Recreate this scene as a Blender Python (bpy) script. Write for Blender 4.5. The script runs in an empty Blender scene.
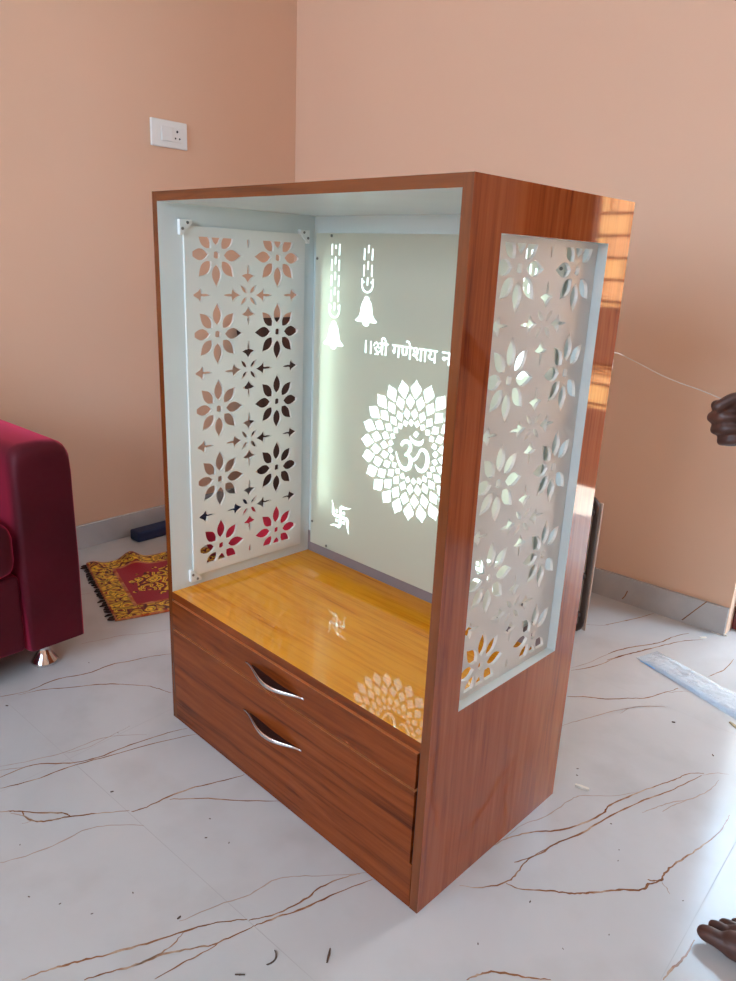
import bpy, bmesh, math, random
from mathutils import Vector, Matrix, Euler
from mathutils.geometry import tessellate_polygon

random.seed(7)
S = bpy.context.scene
COL = S.collection
PI = math.pi
GLYPH = {'g':[[119,316,119,256,119,195,119,134,119,125,116,117,112,111,107,106,100,103,92,102,82,104,72,108,61,114,51,123,42,133,34,144,28,155,25,166,24,177,24,185,27,192,31,198,38,203,47,205,59,206,63,206,68,206,73,206,73,243,73,280,73,316,49,316,24,316,0,316,0,330,0,344,0,357,111,357,221,357,332,357,332,344,332,330,332,316,312,316,292,316,272,316,272,211,272,105,272,0,257,0,241,0,226,0,226,105,226,211,226,316,190,316,155,316],[688,316,688,211,688,105,688,0,672,0,657,0,641,0,641,105,641,211,641,316,616,316,590,316,565,316,565,272,565,228,565,184,564,169,562,156,560,144,556,133,551,123,545,114,536,105,525,98,513,92,500,87,485,85,468,84,435,88,409,99,389,118,383,127,378,138,374,151,371,166,369,183,369,202,369,240,369,278,369,316,354,316,339,316,323,316,323,330,323,344,323,357,464,357,606,357,747,357,747,344,747,330,747,316,727,316,707,316],[466,125,484,127,498,133,508,143,511,150,514,157,516,165,517,175,518,188,518,203,518,241,518,279,518,316,484,316,450,316,415,316,415,279,415,241,415,203,416,189,416,177,418,167,419,159,422,151,426,144,430,138,435,134,441,130,448,127,457,125],[642,353,634,381,626,405,618,425,610,440,601,453,592,462,581,468,570,472,558,473,550,472,542,472,535,470,529,468,523,467,518,465,513,479,508,493,504,507,519,511,537,514,556,515,576,513,594,508,610,500,624,488,638,471,650,450,662,424,674,391,685,353,670,353,656,353],[809,109,796,110,785,113,775,119,768,126,763,135,762,146,763,157,766,165,772,172,780,177,788,179,798,180,805,180,813,178,820,176,828,172,838,166,848,159,866,166,882,178,895,192,906,210,912,231,914,254,912,274,906,292,897,306,884,317,870,323,853,325,842,324,833,322,827,317,822,312,819,305,818,296,819,290,820,284,823,278,828,271,836,266,845,261,858,257,874,254,894,253,890,239,887,226,884,213,851,217,824,226,803,240,788,257,780,276,777,297,779,315,786,331,797,345,813,355,832,361,856,363,873,362,890,358,906,351,921,341,934,329,945,314,953,296,958,276,959,253,957,227,950,203,939,179,925,159,906,141,885,127,902,111,918,95,935,77,950,59,964,42,976,25,964,16,952,8,940,-1,921,25,903,48,887,67,871,84,856,99,841,111,831,110,820,109],[1078,316,1078,211,1078,105,1078,0,1063,0,1047,0,1032,0,1032,105,1032,211,1032,316,1015,316,998,316,980,316,980,330,980,344,980,357,1033,357,1085,357,1138,357,1138,344,1138,330,1138,316,1118,316,1098,316],[1227,316,1227,211,1227,105,1227,0,1211,0,1196,0,1180,0,1180,105,1180,211,1180,316,1163,316,1146,316,1129,316,1129,330,1129,344,1129,357,1182,357,1234,357,1286,357,1286,344,1286,330,1286,316,1266,316,1247,316],[1620,357,1620,344,1620,330,1620,316,1600,316,1580,316,1560,316,1560,211,1560,105,1560,0,1545,0,1529,0,1513,0,1513,34,1513,69,1513,103,1502,96,1489,90,1475,84,1459,80,1442,77,1423,76,1391,80,1363,91,1340,111,1321,136,1308,167,1300,203,1322,208,1339,215,1353,224,1362,234,1368,247,1370,262,1369,273,1367,283,1363,292,1359,301,1354,309,1349,316,1325,316,1302,316,1278,316,1278,330,1278,344,1278,357,1392,357,1506,357],[1352,173,1360,156,1370,142,1381,131,1394,123,1409,118,1427,117,1445,118,1462,122,1477,129,1490,137,1503,147,1513,157,1513,210,1513,263,1513,316,1475,316,1437,316,1399,316,1408,296,1414,276,1416,256,1409,219,1388,191]],'om':[[288,469,289,476,292,483,297,489,303,494,309,496,317,497,324,496,331,494,337,489,342,483,345,476,346,469,345,461,342,454,337,448,331,444,324,441,317,440,309,441,303,444,297,448,292,454,289,461],[436,478,425,444,411,416,392,397,370,383,345,375,318,373,291,376,267,384,245,398,226,419,209,445,195,478,208,483,221,487,234,492,245,467,256,447,269,431,283,420,300,413,319,411,339,414,356,421,368,433,379,449,387,469,394,493,408,488,422,483],[270,125,267,101,258,81,244,65,225,55,203,48,179,46,147,50,118,62,91,83,66,113,41,153,17,204,30,209,44,214,57,219,74,182,92,150,111,123,131,104,152,92,175,88,189,89,201,92,211,98,218,106,223,117,225,130,223,144,219,157,213,168,204,179,194,189,183,199,172,198,161,197,149,196,148,209,147,223,146,236,170,238,188,243,202,250,211,259,216,271,218,284,217,296,212,306,205,314,195,319,185,322,173,323,160,322,147,320,135,317,123,313,111,308,98,302,93,315,89,328,84,341,95,346,107,351,121,356,136,360,153,362,171,363,199,361,222,353,240,341,253,324,261,306,264,284,262,270,259,256,253,243,245,231,234,221,221,213,227,208,233,204,239,201,244,199,250,198,256,198,264,198,270,201,277,204,283,210,290,217,296,227,302,236,308,245,314,254,327,274,340,289,354,300,368,308,385,313,405,314,419,313,433,309,447,304,459,295,470,284,480,270,487,254,491,234,493,211,490,182,481,158,466,137,445,122,421,113,392,110,375,111,360,114,346,120,333,127,321,136,308,146,318,156,327,166,337,176,345,169,354,163,363,157,372,154,383,151,394,150,407,152,419,157,430,166,440,178,445,193,447,212,445,230,441,246,435,258,426,266,415,272,403,273,393,272,384,269,376,264,368,256,359,244,350,230,345,222,340,213,335,205,326,192,316,180,306,171,294,163,279,159,262,157,262,157,267,147,269,136]],'n':[[0,357,109,357,218,357,327,357,327,344,327,330,327,316,307,316,287,316,268,316,268,211,268,105,268,0,252,0,237,0,221,0,221,57,221,114,221,171,186,171,152,171,117,171,117,161,117,150,117,140,116,130,114,122,109,116,103,112,96,109,88,108,78,109,69,113,59,120,49,129,40,138,32,149,26,161,22,172,21,183,22,191,25,198,29,204,35,208,45,211,56,212,111,212,166,212,221,212,221,247,221,282,221,316,147,316,74,316,0,316,0,330,0,344]],'ma':[[292,316,292,211,292,105,292,0,277,0,261,0,246,0,246,48,246,96,246,144,204,144,161,144,119,144,119,137,119,129,119,122,118,111,115,102,111,95,105,90,98,88,91,87,84,88,76,90,68,94,61,99,53,105,46,112,39,120,34,128,29,136,25,144,23,152,22,160,23,166,26,172,30,177,37,181,46,184,57,184,62,184,67,184,72,184,72,228,72,272,72,316,48,316,24,316,0,316,0,330,0,344,0,357,117,357,234,357,352,357,352,344,352,330,352,316,332,316,312,316],[246,316,204,316,161,316,119,316,119,272,119,228,119,184,161,184,204,184,246,184,246,228,246,272]],'vis':[[45,250,46,259,49,268,55,276,62,282,71,285,80,287,89,285,97,282,105,276,110,268,114,259,115,250,114,240,110,232,105,224,97,218,89,214,80,213,71,214,62,218,55,224,49,232,46,240],[45,68,46,77,49,86,55,94,62,100,71,103,80,105,89,103,97,100,105,94,110,86,114,77,115,68,114,58,110,50,105,42,97,36,89,32,80,31,71,32,62,36,55,42,49,50,46,58]],'ii':[[-106,353,-112,366,-117,379,-121,392,-124,404,-126,417,-126,430,-124,453,-116,473,-102,491,-84,504,-62,512,-35,515,-13,513,6,507,22,498,37,485,50,468,62,447,73,422,83,392,94,357,115,357,136,357,157,357,157,344,157,330,157,316,137,316,117,316,98,316,98,211,98,105,98,0,82,0,67,0,51,0,51,105,51,211,51,316,34,316,17,316,0,316,0,330,0,344,0,357,17,357,33,357,50,357,39,394,28,423,16,445,3,461,-13,471,-33,474,-47,472,-59,468,-68,460,-74,449,-78,436,-80,421,-79,408,-77,397,-74,386,-70,375,-65,364,-60,353,-76,353,-91,353]]}
CAM = [1.406693, -0.811771, 1.08488, 1.269705, -0.042032, 0.777586, 0.735977]

# ------------------------------------------------------------------ helpers
def tag(o, label=None, cat=None, group=None, kind=None):
    if label: o['label'] = label
    if cat: o['category'] = cat
    if group: o['group'] = group
    if kind: o['kind'] = kind
    return o

KX, KY, RA = -1.233, 1.401, 0.057          # room corner (floor) and its turn against the cabinet
MR = Matrix.Translation((KX, KY, 0)) @ Matrix.Rotation(RA, 4, 'Z')
def rm(u, v, z=0.0):
    return MR @ Vector((u, -v, z))

BASES = {}
def thing(name, label, cat, base=(0, 0, 0), group=None, room=False):
    o = bpy.data.objects.new(name, None)
    o.empty_display_size = 0.1
    COL.objects.link(o)
    b = Vector(base)
    if room:
        o.location = MR @ b
        o.rotation_euler = (0, 0, RA)
    else:
        o.location = b
    BASES[o] = b
    return tag(o, label, cat, group)

def obj(name, bm, mats, parent=None, room=False, smooth=False, bevel=0.0, subsurf=0, kind=None, angle=None, loc=None):
    me = bpy.data.meshes.new(name)
    if isinstance(bm, bmesh.types.BMesh):
        bm.to_mesh(me); bm.free()
    else:
        me = bm
        me.name = name
    o = bpy.data.objects.new(name, me)
    COL.objects.link(o)
    if not isinstance(mats, (list, tuple)): mats = [mats]
    for m in mats: me.materials.append(m)
    if smooth:
        for p in me.polygons: p.use_smooth = True
    if parent is not None:
        o.parent = parent
        b = BASES.get(parent)
        if b is not None: o.location = -b
    elif room:
        o.location = (KX, KY, 0); o.rotation_euler = (0, 0, RA)
    if bevel > 0:
        md = o.modifiers.new('edge', 'BEVEL'); md.width = bevel; md.segments = 2; md.limit_method = 'ANGLE'; md.angle_limit = math.radians(50)
    if subsurf:
        md = o.modifiers.new('sub', 'SUBSURF'); md.levels = subsurf; md.render_levels = subsurf
    if kind: o['kind'] = kind
    return o

def box(bm, x0, x1, y0, y1, z0, z1, mi=0):
    vs = [bm.verts.new(c) for c in ((x0,y0,z0),(x1,y0,z0),(x1,y1,z0),(x0,y1,z0),(x0,y0,z1),(x1,y0,z1),(x1,y1,z1),(x0,y1,z1))]
    fs = []
    for f in ((0,3,2,1),(4,5,6,7),(0,1,5,4),(1,2,6,5),(2,3,7,6),(3,0,4,7)):
        fc = bm.faces.new([vs[i] for i in f]); fc.material_index = mi; fs.append(fc)
    return fs

def boxm(*a):
    bm = bmesh.new(); box(bm, *a); return bm

def rbox(x0, x1, y0, y1, z0, z1, r, seg=4):
    bm = boxm(x0, x1, y0, y1, z0, z1)
    bmesh.ops.bevel(bm, geom=bm.edges[:], offset=r, segments=seg, profile=0.5, affect='EDGES')
    return bm

def sheet(outer, holes, t, fn, bm=None, mi=0):
    """flat sheet with holes in 2D, mapped by fn(a, b, w) to 3D, thickness t"""
    if bm is None: bm = bmesh.new()
    loops = [outer] + list(holes)
    flat = [p for l in loops for p in l]
    tris = tessellate_polygon([[Vector((p[0], p[1], 0)) for p in l] for l in loops])
    A = [bm.verts.new(fn(p[0], p[1], 0)) for p in flat]
    B = [bm.verts.new(fn(p[0], p[1], t)) for p in flat]
    new = []
    for a, b, c in tris:
        try:
            new.append(bm.faces.new((A[a], A[b], A[c]))); new.append(bm.faces.new((B[c], B[b], B[a])))
        except ValueError: pass
    i0 = 0
    for l in loops:
        n = len(l)
        for i in range(n):
            j = (i + 1) % n
            try: new.append(bm.faces.new((A[i0+i], A[i0+j], B[i0+j], B[i0+i])))
            except ValueError: pass
        i0 += n
    for f in new: f.material_index = mi
    bmesh.ops.recalc_face_normals(bm, faces=new)
    return bm

def rect(a0, a1, b0, b1): return [(a0, b0), (a1, b0), (a1, b1), (a0, b1)]

def clip(poly, a0, a1, b0, b1):
    for ax, lim, sgn in ((0, a0, 1), (0, a1, -1), (1, b0, 1), (1, b1, -1)):
        out = []
        for i in range(len(poly)):
            p, q = poly[i], poly[(i+1) % len(poly)]
            dp, dq = (p[ax]-lim)*sgn, (q[ax]-lim)*sgn
            if dp >= 0: out.append(p)
            if (dp >= 0) != (dq >= 0):
                t = dp/(dp-dq); out.append((p[0]+(q[0]-p[0])*t, p[1]+(q[1]-p[1])*t))
        poly = out
        if len(poly) < 3: return None
    res = []
    for p in poly:
        if not res or abs(p[0]-res[-1][0])+abs(p[1]-res[-1][1]) > 1e-5: res.append(p)
    if len(res) > 2 and abs(res[0][0]-res[-1][0])+abs(res[0][1]-res[-1][1]) < 1e-5: res.pop()
    ar = 0.5*sum(res[i][0]*res[(i+1)%len(res)][1]-res[(i+1)%len(res)][0]*res[i][1] for i in range(len(res)))
    return res if abs(ar) > 1.2e-5 and len(res) > 2 else None

def tube(bm, pts, rad, seg=10, closed=False, cap=True, mi=0):
    pts = [Vector(p) for p in pts]
    n = len(pts)
    rads = rad if isinstance(rad, (list, tuple)) else [rad]*n
    rings = []
    up = None
    for i, p in enumerate(pts):
        if closed: d = pts[(i+1) % n] - pts[i-1]
        else: d = pts[min(i+1, n-1)] - pts[max(i-1, 0)]
        d.normalize()
        if up is None:
            up = Vector((0,0,1)) if abs(d.z) < .9 else Vector((1,0,0))
        s = d.cross(up); s.normalize(); up = s.cross(d); up.normalize()
        r = rads[i]
        ra, rb = r if isinstance(r, tuple) else (r, r)
        rings.append([bm.verts.new(p + s*math.cos(2*PI*k/seg)*ra + up*math.sin(2*PI*k/seg)*rb) for k in range(seg)])
    m = n if closed else n-1
    for i in range(m):
        a, b = rings[i], rings[(i+1) % n]
        for k in range(seg):
            f = bm.faces.new((a[k], a[(k+1)%seg], b[(k+1)%seg], b[k])); f.material_index = mi; f.smooth = True
    if cap and not closed:
        bm.faces.new(rings[0][::-1]).material_index = mi; bm.faces.new(rings[-1]).material_index = mi
    return bm

def smooth_path(pts, sub=6):
    pts = [Vector(p) for p in pts]; out = []
    for i in range(len(pts)-1):
        p0, p1, p2, p3 = pts[max(i-1,0)], pts[i], pts[i+1], pts[min(i+2, len(pts)-1)]
        for k in range(sub):
            t = k/sub
            out.append(0.5*((2*p1)+(p2-p0)*t+(2*p0-5*p1+4*p2-p3)*t*t+(3*p1-p0-3*p2+p3)*t**3))
    out.append(pts[-1]); return out

def lathe(bm, prof, c, seg=24, M=None):
    rings = []
    for r, z in prof:
        ring = []
        for k in range(seg):
            v = Vector((r*math.cos(2*PI*k/seg), r*math.sin(2*PI*k/seg), z))
            if M is not None: v = M @ v
            ring.append(bm.verts.new(v + Vector(c)))
        rings.append(ring)
    for a, b in zip(rings, rings[1:]):
        for k in range(seg):
            f = bm.faces.new((a[k], a[(k+1)%seg], b[(k+1)%seg], b[k])); f.smooth = True
    bm.faces.new(rings[0][::-1]); bm.faces.new(rings[-1])
    bmesh.ops.recalc_face_normals(bm, faces=bm.faces[:])
    return bm

# ------------------------------------------------------------------ materials
def lin(c):
    return tuple(((v/255)/12.92 if v/255 <= 0.04045 else ((v/255+0.055)/1.055)**2.4) for v in c) + (1.0,)

class N:
    def __init__(self, name):
        self.m = bpy.data.materials.new(name); self.m.use_nodes = True
        self.t = self.m.node_tree; self.b = self.t.nodes['Principled BSDF']
    def node(self, t, **kw):
        n = self.t.nodes.new(t)
        for k, v in kw.items(): setattr(n, k, v)
        return n
    def link(self, a, b): self.t.links.new(a, b)
    def coords(self, scale=(1,1,1), rot=(0,0,0), loc=(0,0,0)):
        tc = self.node('ShaderNodeTexCoord'); mp = self.node('ShaderNodeMapping')
        mp.inputs['Scale'].default_value = scale; mp.inputs['Rotation'].default_value = rot; mp.inputs['Location'].default_value = loc
        self.link(tc.outputs['Object'], mp.inputs['Vector']); return mp.outputs['Vector']
    def noise(self, vec, scale, detail=3, rough=.5, dist=0):
        n = self.node('ShaderNodeTexNoise'); n.inputs['Scale'].default_value = scale; n.inputs['Detail'].default_value = detail
        n.inputs['Roughness'].default_value = rough; n.inputs['Distortion'].default_value = dist
        self.link(vec, n.inputs['Vector']); return n.outputs['Fac']
    def ramp(self, fac, stops, interp='LINEAR'):
        r = self.node('ShaderNodeValToRGB'); e = r.color_ramp.elements; r.color_ramp.interpolation = interp
        while len(e) > 1: e.remove(e[-1])
        e[0].position = stops[0][0]; e[0].color = stops[0][1]
        for p, c in stops[1:]:
            x = e.new(p); x.color = c
        self.link(fac, r.inputs['Fac']); return r.outputs['Color']
    def math(self, op, a, b=None, c=None):
        n = self.node('ShaderNodeMath', operation=op)
        for i, v in enumerate((a, b, c)):
            if v is None: continue
            if hasattr(v, 'is_output'): self.link(v, n.inputs[i])
            else: n.inputs[i].default_value = v
        return n.outputs[0]
    def mix(self, fac, a, b, blend='MIX'):
        n = self.node('ShaderNodeMix', data_type='RGBA', blend_type=blend)
        for k, v in ((0, fac), (6, a), (7, b)):
            if hasattr(v, 'is_output'): self.link(v, n.inputs[k])
            else: n.inputs[k].default_value = v
        return n.outputs[2]
    def bump(self, h, strength=.1, dist=.01):
        n = self.node('ShaderNodeBump'); n.inputs['Strength'].default_value = strength; n.inputs['Distance'].default_value = dist
        self.link(h, n.inputs['Height']); self.link(n.outputs['Normal'], self.b.inputs['Normal'])
    def base(self, c):
        if hasattr(c, 'is_output'): self.link(c, self.b.inputs['Base Color'])
        else: self.b.inputs['Base Color'].default_value = c
    def set(self, **kw):
        for k, v in kw.items(): self.b.inputs[k.replace('_', ' ')].default_value = v

def plain(name, col, rough=.5, metal=0, var=.06, vscale=8, spec=.5, coat=0):
    n = N(name); c = col
    v = n.coords()
    f = n.noise(v, vscale, 4)
    d = tuple(x*(1-var) for x in c[:3])+(1,); l = tuple(min(1, x*(1+var)) for x in c[:3])+(1,)
    n.base(n.ramp(f, [(.3, d), (.7, l)]))
    n.set(Roughness=rough, Metallic=metal, Specular_IOR_Level=spec, Coat_Weight=coat)
    return n.m

def wood(name, dark, mid, light, axis, rough=.12, spec=.5, streak=1.0, coat=0.0):
    n = N(name)
    a = {'z': (1,1,.045), 'x': (.045,1,1), 'y': (1,.045,1)}[axis]
    v = n.coords(a)
    warp = n.noise(n.coords({'z': (1,1,.3), 'x': (.3,1,1), 'y': (1,.3,1)}[axis]), 5, 3)
    wv = n.node('ShaderNodeVectorMath', operation='ADD'); n.link(v, wv.inputs[0])
    sc = n.node('ShaderNodeVectorMath', operation='SCALE'); n.link(warp, sc.inputs[0]); sc.inputs['Scale'].default_value = .05
    cb = n.node('ShaderNodeCombineXYZ')
    for i in range(3): n.link(warp, cb.inputs[i])
    n.link(cb.outputs[0], sc.inputs[0]); n.link(sc.outputs[0], wv.inputs[1])
    f1 = n.noise(wv.outputs[0], 62, 5, .6)
    f2 = n.noise(v, 130, 3, .6)
    f3 = n.noise(v, 9, 2, .5)
    f = n.math('ADD', n.math('MULTIPLY', f1, .6), n.math('MULTIPLY', f2, .22*streak))
    f = n.math('ADD', f, n.math('MULTIPLY', f3, .20))
    c = n.ramp(f, [(.36, dark), (.5, mid), (.66, light)])
    n.base(c)
    n.set(Roughness=rough, Specular_IOR_Level=spec, Coat_Weight=coat, Coat_Roughness=.03)
    return n.m

M = {}
M['side_wood'] = wood('side_wood', lin((124,55,28)), lin((166,82,40)), lin((182,101,54)), 'z', .05, .55, 1.2)
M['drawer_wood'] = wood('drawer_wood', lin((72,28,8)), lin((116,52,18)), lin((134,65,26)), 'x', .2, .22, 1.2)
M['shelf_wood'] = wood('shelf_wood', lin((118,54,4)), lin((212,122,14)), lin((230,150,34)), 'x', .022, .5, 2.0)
M['edge_wood'] = wood('edge_wood', lin((86,40,12)), lin((112,54,18)), lin((122,62,24)), 'z', .25)
M['lit_edge'] = plain('lit_edge', lin((200,120,70)), .3)  # paler tone paints the highlight along each drawer's top edge
M['white_lam'] = plain('white_laminate', lin((214,218,214)), .22, var=.02)
M['lattice'] = plain('lattice_white', lin((226,224,216)), .3, var=.02)
M['plastic_white'] = plain('white_plastic', lin((232,230,224)), .3, var=.02)
M['screw'] = plain('screw_metal', lin((120,114,106)), .35, .5)
M['chrome'] = plain('chrome', lin((225,222,222)), .16, 1.0, var=.02)
M['dark'] = plain('dark_gap', lin((24,14,10)), .8)

def acrylic():
    n = N('frosted_acrylic')
    n.base(lin((208,201,182))); n.set(Roughness=.16)
    tr = n.node('ShaderNodeBsdfTranslucent'); tr.inputs['Color'].default_value = (.94,.93,.86,1)
    mx = n.node('ShaderNodeMixShader'); mx.inputs[0].default_value = .55
    out = n.t.nodes['Material Output']
    n.link(n.b.outputs[0], mx.inputs[1]); n.link(tr.outputs[0], mx.inputs[2]); n.link(mx.outputs[0], out.inputs['Surface'])
    return n.m
M['acrylic'] = acrylic()
def emit(name, col, st, rough=.3):
    n = N(name); n.base(col); n.set(Roughness=rough); n.b.inputs['Emission Color'].default_value = col; n.b.inputs['Emission Strength'].default_value = st
    return n.m
M['backlit'] = emit('backlit_cutout', (.82,1.0,.985,1), .80)
M['led'] = emit('led_tape', (.76,1.0,.96,1), 1.7)

def wall_paint(name, c):
    n = N(name)
    v = n.coords()
    f = n.noise(v, 1.3, 4); g = n.noise(v, 60, 3)
    d = tuple(x*.95 for x in c[:3])+(1,)
    n.base(n.ramp(f, [(.3, d), (.7, c)])); n.set(Roughness=.55, Specular_IOR_Level=.3)
    n.bump(g, .06, .002); return n.m
M['wall'] = wall_paint('peach_paint', lin((224,182,153)))
M['ceiling'] = wall_paint('white_ceiling_paint', lin((238,234,228)))

def tile_mat():
    n = N('marble_tile'); v = n.coords()
    f = n.noise(v, 1.6, 6, .6, .4); g = n.noise(v, 7, 4)
    c = n.ramp(f, [(.3, lin((186,183,180))), (.7, lin((199,196,193)))])
    c2 = n.ramp(g, [(.25, lin((208,198,190))), (.5, (1,1,1,1))])
    n.base(n.mix(.25, c, c2, 'MULTIPLY'))
    n.set(Roughness=.17, Specular_IOR_Level=.42); return n.m
M['tile'] = tile_mat()
def vein_mat():
    n = N('marble_vein'); v = n.coords()
    f = n.noise(v, 14, 4, .6)
    n.base(n.ramp(f, [(.34, lin((190,164,140))), (.48, lin((150,104,72))), (.66, lin((122,76,46)))]))
    n.set(Roughness=.15); return n.m
M['vein'] = vein_mat()
M['vein_faint'] = plain('marble_vein_faint', lin((176,154,140)), .15, var=.12, vscale=20)
M['grout'] = plain('tile_joint', lin((172,168,164)), .4)
def skirt_mat():
    n = N('grey_marble_skirting'); v = n.coords()
    f = n.noise(v, 3, 5, .6, .5)
    n.base(n.ramp(f, [(.3, lin((166,160,156))), (.7, lin((190,184,180)))])); n.set(Roughness=.25); return n.m
M['skirt'] = skirt_mat()

# ------------------------------------------------------------------ room
HT, U1, V1 = 2.9, 4.4, 4.6
def roomobj(name, bm, mat, **k): return obj(name, bm, mat, room=True, kind='structure', **k)
def lowall(u0, u1, v0, v1, z0, z1, bm): box(bm, u0, u1, -v1, -v0, z0, z1)

DU0, DU1, DH = 2.012, 3.05, 2.1
bm = bmesh.new()
lowall(-.15, DU0, -.15, 0, 0, HT, bm); lowall(DU1, U1+.15, -.15, 0, 0, HT, bm); lowall(DU0, DU1, -.15, 0, DH, HT, bm)
roomobj('wall_back', bm, M['wall'])
bm = bmesh.new(); lowall(-.15, 0, 0, V1+.15, 0, HT, bm)
roomobj('wall_left', bm, M['wall'])
bm = bmesh.new()
lowall(U1, U1+.15, 0, V1+.15, 0, HT, bm)
roomobj('wall_right', bm, M['wall'])
bm = bmesh.new()
XU0, XU1, XZ0, XZ1 = .6, 2.8, 1.0, 2.3
lowall(0, XU0, V1, V1+.15, 0, HT, bm); lowall(XU1, U1, V1, V1+.15, 0, HT, bm)
lowall(XU0, XU1, V1, V1+.15, 0, XZ0, bm); lowall(XU0, XU1, V1, V1+.15, XZ1, HT, bm)
roomobj('wall_front', bm, M['wall'])
bm = bmesh.new(); lowall(-.15, U1+.15, -.15, V1+.15, HT, HT+.12, bm); roomobj('ceiling', bm, M['ceiling'])

# added window frame, out of view, lets fill daylight in from behind the camera
def window(name, fn):
    bm = bmesh.new()
    fn(bm); return roomobj(name, bm, M['plastic_white'])
def wf2(bm):
    for a, b in ((XU0, XU0+.05), (XU1-.05, XU1), ((XU0+XU1)/2-.025, (XU0+XU1)/2+.025)): lowall(a, b, V1+.04, V1+.1, XZ0, XZ1, bm)
    for a, b in ((XZ0, XZ0+.05), (XZ1-.05, XZ1)): lowall(XU0+.05, XU1-.05, V1+.045, V1+.095, a, b, bm)
window('fill_window', wf2)

# door frame in the doorway
M['door_frame'] = plain('maroon_door_frame', lin((110,44,40)), .35)
bm = bmesh.new()
lowall(DU0+.001, DU0+.06, -.14, -.06, 0, DH-.001, bm); lowall(DU1-.06, DU1-.001, -.14, -.06, 0, DH-.001, bm); lowall(DU0+.06, DU1-.06, -.14, -.06, DH-.06, DH-.001, bm)
door = roomobj('door_1', bm, M['door_frame'], bevel=.004)
M['door_wood'] = wood('door_wood', lin((70,34,20)), lin((100,54,32)), lin((116,68,44)), 'z', .3)
bm = bmesh.new(); lowall(2.75, DU1-.062, -.12, -.08, .006, DH-.062, bm); obj('door_leaf', bm, M['door_wood'], door)

# floor with tile joints and veins traced where they run in the room
def px2floor(x, y):
    R = Euler(CAM[3:6]).to_matrix(); C = Vector(CAM[:3]); F = CAM[6]*1000
    d = R @ Vector(((x-368)/F, -(y-490.5)/F, -1)); t = -C.z/d.z
    return C + d*t
def px_at(x, y, t):
    R = Euler(CAM[3:6]).to_matrix(); C = Vector(CAM[:3]); F = CAM[6]*1000
    return C + (R @ Vector(((x-368)/F, -(y-490.5)/F, -1)))*t
def px_depth_y(x, y, Y):
    R = Euler(CAM[3:6]).to_matrix(); C = Vector(CAM[:3]); F = CAM[6]*1000
    d = R @ Vector(((x-368)/F, -(y-490.5)/F, -1)); return C + d*((Y-C.y)/d.y)
MRI = MR.inverted()
def ribbon(bm, pts, w0, z, mi, jit=.0012, sub=5, taper=True):
    P = smooth_path(pts, sub); n = len(P); prev = None
    for i, p in enumerate(P):
        d = (P[min(i+1, n-1)]-P[max(i-1, 0)]); d.z = 0
        if d.length < 1e-6: continue
        d.normalize(); s = Vector((-d.y, d.x, 0))
        t = i/(n-1)
        w = w0*(.45+.55*math.sin(PI*min(1, max(0, t))**.8) if taper else 1)*random.uniform(.65, 1.25)
        if not taper: w = w0
        c = p + s*random.uniform(-jit, jit)
        a, b = bm.verts.new((c.x+s.x*w/2, c.y+s.y*w/2, z)), bm.verts.new((c.x-s.x*w/2, c.y-s.y*w/2, z))
        if prev:
            f = bm.faces.new((prev[0], prev[1], b, a)); f.material_index = mi
            if f.normal.z < 0: f.normal_flip()
        prev = (a, b)
def ZA(l, ox, oy, s): return [(ox+x/s, oy+y/s) for x, y in l]
A_ = lambda *l: ZA(l, 0, 650, 1.84)
B_ = lambda *l: ZA(l, 400, 650, 2.19)
C_ = lambda *l: ZA(l, 560, 320, 2.886)
D_ = lambda *l: ZA(l, 620, 600, 6.13)
E_ = lambda *l: ZA(l, 0, 400, 3.27)
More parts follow.
